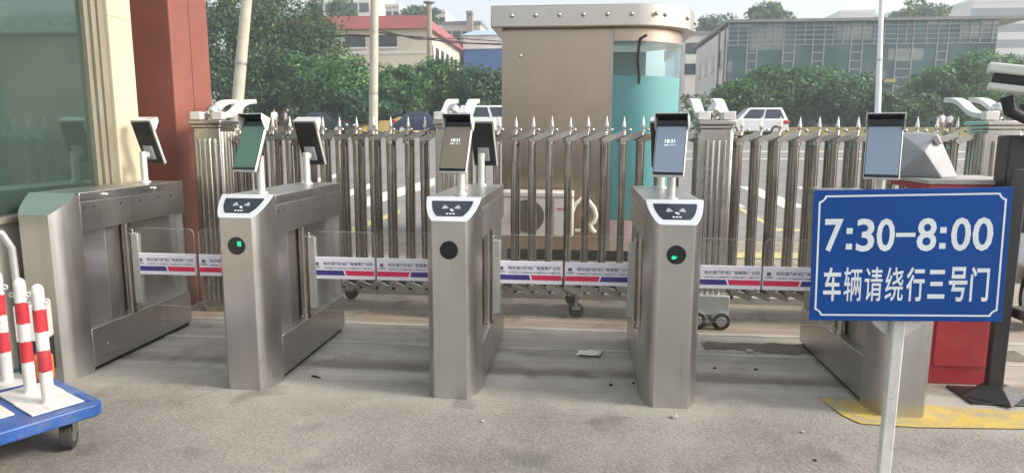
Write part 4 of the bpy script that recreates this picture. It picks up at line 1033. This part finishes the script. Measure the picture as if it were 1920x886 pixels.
# red roofed building on the left
YP = 75; px0, px1 = X_(632, YP), X_(803, YP); ez = Z_(56, YP, 700)
t = empty('red_roof_building', (px1, YP, gz)); tag(t, 'pale building with faded red roof band behind the trees', 'building')
def pb(name, mb, mat, **k): mb.xf(Matrix.Translation((-px1, -YP, -gz))); return mb.build(name, mat, t, smooth=False, **k)
pb('wall', MB().box(px0-12, px1, YP, YP+26, gz, ez), MT['pale_wall'])
zr2 = Z_(29, YP, 700)
mb = MB(); A_ = [(px0-12.6, YP-.6, ez+.01), (px1+.6, YP-.6, ez+.01), (px1+.6, YP+26.6, ez+.01), (px0-12.6, YP+26.6, ez+.01)]; B_ = [(px0-12, YP+.3, zr2), (px1-.3, YP+.3, zr2), (px1-.3, YP+26, zr2), (px0-12, YP+26, zr2)]
mb.add(A_+B_, [(3, 2, 1, 0), (4, 5, 6, 7)]+[(i, (i+1) % 4, (i+1) % 4+4, i+4) for i in range(4)]); pb('roof', mb, MT['pink_roof'])
for x0, x1, yt, yb in ((712, 748, 66, 88), (655, 690, 66, 88)):
    xa, xb = X_(x0, YP), X_(x1, YP); za, zb = Z_(yb, YP, 720), Z_(yt, YP, 720)
    w = pb('window', MB().box(xa, xb, YP-.05, YP+.1, za, zb), MT['dark_window'])
    MB().box(xa-px1-.1, xb-px1+.1, -.15, .05, za-gz-.2, za-gz-.02).build('sill', MT['white_wall'], w, smooth=False)
pb('wall_band', MB().box(px0-12, px1+.02, YP-.06, YP-.01, ez-2.6, ez-2.3).box(px0-12, px1+.02, YP-.06, YP-.01, ez-5.2, ez-4.9), MT['white_wall'])
for k in range(8):
    y = YP+1.5+k*3.0; w = pb('window', MB().box(px1-.05, px1+.05, y, y+1.6, ez-3.6, ez-1.4), MT['dark_window'])
    w2 = pb('window', MB().box(px1-.05, px1+.05, y, y+1.6, ez-7.2, ez-5.0), MT['dark_window'])
fl = empty('flue_pipe', (X_(808, 73), 73, gz)); tag(fl, 'tall grey flue pipe with a flat cap at the red roof corner', 'flue pipe')
MB().cyl((0, 0, 0), (0, 0, Z_(8, 73, 808)-gz), .3, n=14).build('pipe', MT['brick_stack'], fl)
MB().cyl((0, 0, Z_(6, 73, 808)-gz), (0, 0, Z_(4, 73, 808)-gz), .62, n=14).build('cap', MT['roof_dark'], fl)
# blue shed
YS = 95; bx0, bx1 = X_(871, YS), X_(945, YS)
t = empty('blue_building', (bx0, YS, gz)); tag(t, 'low building with pale blue roof and blue wall left of the booth', 'building')
def bb(name, mb, mat): mb.xf(Matrix.Translation((-bx0, -YS, -gz))); return mb.build(name, mat, t, smooth=False)
bb('wall', MB().box(bx0, bx1+6, YS, YS+10, gz, Z_(92, YS, 900)), MT['blue_wall']); bb('white_band', MB().box(bx0-.1, bx1+6, YS-.1, YS+10, Z_(91.7, YS, 900), Z_(67, YS, 900)), MT['white_wall'])
mb = MB(); z0, z1 = Z_(66.5, YS, 900), Z_(49, YS, 900)
mb.add([(bx0-.4, YS-.4, z0), (bx1+6, YS-.4, z0), (bx1+6, YS+10, z0), (bx0-.4, YS+10, z0), (bx0+1, YS+4, z1), (bx1+6, YS+4, z1), (bx1+6, YS+6, z1), (bx0+1, YS+6, z1)], [(3, 2, 1, 0), (4, 5, 6, 7), (0, 1, 5, 4), (1, 2, 6, 5), (2, 3, 7, 6), (3, 0, 4, 7)]); bb('roof', mb, MT['blue_roof'])
def block(name, px0_, px1_, top, y, mat, label, cat='building', depth=12, bot=None, wins=None, cap=None, bands=0):
    x0, x1 = X_(px0_, y), X_(px1_, y); zt_ = Z_(top, y, (px0_+px1_)/2); zb_ = 1.27 if bot is None else Z_(bot, y, px0_)
    t = empty(name, ((x0+x1)/2, y, zb_)); tag(t, label, cat); hw = (x1-x0)/2
    MB().box(-hw, hw, 0, depth, 0, zt_-zb_).build('wall', mat, t, smooth=False)
    MB().box(-hw*1.04, hw*1.04, -.3, depth+.3, zt_-zb_+.01, zt_-zb_+(.5 if y < 150 else 1.2)).build('roof', cap or MT['roof_dark'], t, smooth=False)
    if wins:
        nx, nz, ww, wh = wins; H_ = zt_-zb_; z_lo = max(0, H_-nz*wh*1.9)
        for j in range(nz):
            for i in range(nx):
                cx = -hw+2*hw*(i+.5)/nx; cz = H_-wh*1.2-j*wh*1.9
                if cz > .5: MB().box(cx-ww/2, cx+ww/2, -.06, .3, cz-wh/2, cz+wh/2).build('window', MT['dark_window'], t, smooth=False)
    return t
block('apartment_tower', 1800, 1935, 4, 240, MT['tower'], 'pale high rise block at the top right corner', 'high rise', 30, None, (9, 7, 3.0, 2.6), MT['tower'])
block('far_block', 1560, 1622, 25, 300, MT['tower'], 'low far block above the glass roof, left of the lamp pole', 'building', 25, None, (5, 2, 4, 3), MT['tower'])
block('far_block', 1628, 1700, 30, 310, MT['tower'], 'lower far block seen behind the lamp pole', 'building', 25, None, (5, 2, 4, 3), MT['tower'])
block('pale_tower', 596, 700, -40, 150, MT['white_wall'], 'tall cream block behind the red roof left of the pole', 'high rise', 20, None, (5, 4, 2.2, 2.0), MT['white_wall'])
block('roof_house', 728, 754, 13, 130, MT['white_wall'], 'small white block above the red roof', 'building', 8, None, (2, 2, 1, 1.2), MT['white_wall'])
block('white_house', 813, 838, 24, 125, MT['white_wall'], 'white block behind the flue pipe', 'building', 8, None, (2, 2, 1, 1.2), MT['white_wall'])
block('grey_house', 832, 902, 46, 120, MT['pale_wall'], 'low pale house with dark eave behind the blue roof', 'building', 10, None, (4, 2, 1.4, 1.6))
block('chimney', 876, 887, 27, 118, MT['brick_stack'], 'square grey chimney above the blue roof', 'chimney', 1.2)
block('white_shed', 1280, 1332, 66, 100, MT['white_wall'], 'white low house between the booth and the glass building', 'building', 12, None, (3, 2, 1.5, 1.5))

# ------------------------------------------------------------------ cars, people, low walls at the far kerb
def make_car(px_rear, px_front, y, paint, label, prof, h, length=4.5, name='parked_car', z_off=0):
    """side-on car; px_front < px_rear means it faces left"""
    xr, xf = X_(px_rear, y), X_(px_front, y); s = 1 if xf > xr else -1; L = abs(xf-xr)
    t = empty(name, ((xr+xf)/2, y, ground_z(y)+z_off)); t.scale = (s*L/length, 1, 1); tag(t, label, 'car', 'cars on the far side of the road')
    l = length/2
    low = [(-l+.02, .32), (-l-.0, .62), (-l+.06, prof['belt']-.02), (l-1.25, prof['belt']), (l-.25, prof['bonnet']), (l, .55), (l-.05, .30)]
    body = MB().prism(low, -.86, .86, 'y').build('body', paint, t, bevel=.05, seg=3)
    r0, r1, r2, r3 = prof['roof']; bl = prof['belt']-.02
    cab = MB(); v = [(r0, .82, bl), (r3, .82, bl), (r2, .64, h), (r1, .64, h)]
    cab.add([(x, -y_, z) for x, y_, z in v]+v, [(0, 1, 2, 3), (7, 6, 5, 4), (0, 4, 5, 1), (1, 5, 6, 2), (2, 6, 7, 3), (3, 7, 4, 0)]); cab.build('cabin', paint, t, bevel=.04, seg=3)
    def side(u0, u1, sg):
        mb = MB()
        if True:
            def pt(u, w):
                xb = r0+(r3-r0)*u; xt = r1+(r2-r1)*u; return (xb+(xt-xb)*w, sg*((.82+(.64-.82)*w)+.012), bl+(h-bl)*w)
            q = [pt(u0, .10), pt(u1, .10), pt(u1, .86), pt(u0, .86)]; mb.add(q, [(0, 1, 2, 3)])
        return mb.build('window', MT['car_glass'], t, smooth=False)
    [side(a, b, sg) for a, b in ((.07, .47), (.51, .92)) for sg in (-1, 1)]
    mb = MB(); mb.add([(r0-.012+.1*(r1-r0), -.66, bl+.07), (r0-.012+.1*(r1-r0), .66, bl+.07), (r1-.015-.1*(r1-r0), .56, h-.07), (r1-.015-.1*(r1-r0), -.56, h-.07)], [(0, 1, 2, 3)]); mb.build('rear_window', MT['car_glass'], t, smooth=False)
    for sg in (-1, 1):
        MB().box(-l-.02, -l+.35, sg*.80-.09, sg*.80+.09, .74, .96).build('tail_light', MT['tail_red'], t, bevel=.03)
        MB().box(l-.32, l-.04, sg*.70-.12, sg*.70+.12, .60, .72).build('headlight', MT['lamp_clear'], t, bevel=.03)
        for xw in (-l+.85, l-.88):
            w = MB().cyl((xw, sg*.72, .33), (xw, sg*.89, .33), .33, n=22).build('wheel', MT['rubber'], t, bevel=.03)
            MB().cyl((xw, sg*.885, .33), (xw, sg*.9, .33), .2, n=16).build('rim', MT['silver'], w)
    return t
SUV = dict(belt=1.02, bonnet=.92, roof=(-2.25, -1.85, .35, 1.15)); SED = dict(belt=.92, bonnet=.82, roof=(-1.75, -1.05, .25, 1.05)); VAN = dict(belt=1.1, bonnet=1.0, roof=(-2.25, -2.1, 1.1, 1.75))
make_car(1470, 1345, 43, MT['car_white'], 'white suv with red tail light behind the wheeled gate pillar', SUV, 1.70, 4.6)
make_car(562, 660, 44, MT['car_black'], 'black sedan behind the gate beside the walkers', SED, 1.45)
make_car(628, 715, 48, MT['car_red'], 'dark red car half hidden by the black sedan', SED, 1.40)
make_car(740, 850, 43, MT['car_blue'], 'blue car left of the middle pillar scrolls', SED, 1.46)
make_car(858, 1012, 42, MT['car_white'], 'white van behind the plain display turnstile terminals', VAN, 1.85, 4.8)
def lowwall(px0_, px1_, top, y, mat, label, cat, name, th=.25):
    x0, x1 = X_(px0_, y), X_(px1_, y); g = ground_z(y); z = Z_(top, y, (px0_+px1_)/2)
    t = empty(name, ((x0+x1)/2, y, g)); tag(t, label, cat); hw = (x1-x0)/2
    MB().box(-hw, hw, 0, th, 0, z-g).build('panel', mat, t, smooth=False, bevel=.02)
    MB().box(-hw-.05, hw+.05, -.05, th+.05, z-g+.002, z-g+.10).build('coping', mat, t, smooth=False, bevel=.02)
lowwall(1462, 1900, 242, 46.5, MT['yellow_wall'], 'low yellow wall along the far kerb right of the suv', 'wall', 'roadside_wall')
lowwall(400, 940, 239, 49.5, MT['tan_wall'], 'low tan wall along the far kerb below the left trees', 'wall', 'roadside_wall')
def heap(px_, wpx, top, y, label):
    x = X_(px_, y); g = ground_z(y); h = Z_(top, y, px_)-g; w = wpx/F_PX*y/2; mb = MB(); nx, ny = 28, 12
    for j in range(ny+1):
        for i in range(nx+1):
            u, v = i/nx*2-1, j/ny*2-1; r2 = u*u+v*v
            zz = h*max(0, 1-r2)**.8*(1+.08*math.sin(u*9)+.05*math.sin(v*7+u*4)); mb.v.append((u*w, v*1.4, zz-.02))
    for j in range(ny):
        for i in range(nx): mb.f.append((j*(nx+1)+i, j*(nx+1)+i+1, (j+1)*(nx+1)+i+1, (j+1)*(nx+1)+i)); mb.m.append(0)
    o = mb.build('covered_heap', MT['tarp'], loc=(x, y, g)); tag(o, label, 'heap')
heap(742, 120, 221, 46.5, 'yellow covered heap right of the upright pole'); heap(682, 70, 229, 47, 'small yellow covered heap at the foot of the upright pole')

def make_person(px_, head, y, rz, label, trousers, stride=.2, seed=0):
    x = X_(px_, y); g = ground_z(y); H_ = Z_(head, y, px_)-g; k = H_/1.72
    t = empty('person', (x, y, g), rz); t.scale = (k, k, k); tag(t, label, 'person', 'people walking across the road')
    J = {'pel': (0, 0, .95), 'wst': (0, 0, 1.10), 'chs': (0, 0, 1.32), 'nck': (0, 0, 1.47), 'hd0': (0, -.01, 1.56), 'hd1': (0, -.01, 1.68)}
    Rd = {'pel': .145, 'wst': .125, 'chs': .15, 'nck': .055, 'hd0': .085, 'hd1': .075}; E_ = [('pel', 'wst'), ('wst', 'chs'), ('chs', 'nck'), ('nck', 'hd0'), ('hd0', 'hd1')]
    for s, n in ((-1, 'L'), (1, 'R')):
        f = s*stride
        J.update({'hp'+n: (s*.09, 0, .90), 'kn'+n: (s*.10, -f*.5-.02, .50), 'an'+n: (s*.10, -f+.03, .09), 'to'+n: (s*.11, -f-.13, .04), 'sh'+n: (s*.17, 0, 1.40), 'el'+n: (s*.22, f*.35+.03, 1.13), 'wr'+n: (s*.22, f*.5-.06, .90), 'ha'+n: (s*.22, f*.5-.09, .80)})
        Rd.update({'hp'+n: .095, 'kn'+n: .065, 'an'+n: .045, 'to'+n: .035, 'sh'+n: .068, 'el'+n: .045, 'wr'+n: .033, 'ha'+n: .032})
        E_ += [('pel', 'hp'+n), ('hp'+n, 'kn'+n), ('kn'+n, 'an'+n), ('an'+n, 'to'+n), ('chs', 'sh'+n), ('sh'+n, 'el'+n), ('el'+n, 'wr'+n), ('wr'+n, 'ha'+n)]
    ks = list(J); me = bpy.data.meshes.new('body'); me.from_pydata([J[q] for q in ks], [(ks.index(a), ks.index(b)) for a, b in E_], [])
    o = bpy.data.objects.new('body_tmp', me); COL.objects.link(o); o.modifiers.new('skin', 'SKIN')
    if not me.skin_vertices: 
        bpy.context.view_layer.objects.active = o; bpy.ops.object.mode_set(mode='OBJECT')
    for i, q in enumerate(ks): sv = me.skin_vertices[0].data[i]; sv.radius = (Rd[q], Rd[q]*.85); sv.use_root = (q == 'pel')
    ss = o.modifiers.new('sub', 'SUBSURF'); ss.levels = 1; ss.render_levels = 1
    dg = bpy.context.evaluated_depsgraph_get(); m2 = bpy.data.meshes.new_from_object(o.evaluated_get(dg)); bpy.data.objects.remove(o)
    for m in (MT['skin'], MT['shirt'], trousers, MT['black']): m2.materials.append(m)
    for p_ in m2.polygons:
        c = p_.center; p_.use_smooth = True
        p_.material_index = 3 if c.z < .09 else 2 if c.z < .98 and abs(c.x) < .19 else 1 if c.z < 1.45 and (c.z > 1.12 or abs(c.x) < .17) else 0
    b = bpy.data.objects.new('body', m2); COL.objects.link(b); b.parent = t
    MB().sphere((0, .012, 1.655), .098, 14, 10).build('hair', MT['hair'], t)
    return t
make_person(516, 203, 46, R(35), 'person in white shirt and khaki trousers walking left of the black sedan', MT['khaki'], .22)
make_person(537, 206, 46.5, R(-60), 'person in white shirt and dark trousers, next to the black sedan', MT['trousers'], .12)
make_person(1764, 210, 45, R(10), 'person in pale clothes behind the right gate section, on the left of two', MT['khaki'], .1)
make_person(1778, 212, 46, R(-20), 'person in white shirt behind the right gate section, on the right of two', MT['trousers'], .1)

# ------------------------------------------------------------------ air
hz = bpy.data.materials.new('hazy_air'); hz.use_nodes = True; ht = hz.node_tree; ht.nodes.clear()
ho = ht.nodes.new('ShaderNodeOutputMaterial'); hv = ht.nodes.new('ShaderNodeVolumePrincipled'); hv.inputs['Color'].default_value = (.86, .93, 1, 1); hv.inputs['Density'].default_value = .0021; hv.inputs['Anisotropy'].default_value = .3
ht.links.new(hv.outputs[0], ho.inputs['Volume'])
tag(MB().box(-390, 390, -60, 420, -1.2, 75).build('haze', hz, smooth=False), 'thin pale summer haze over the road and buildings', None, None, 'stuff')
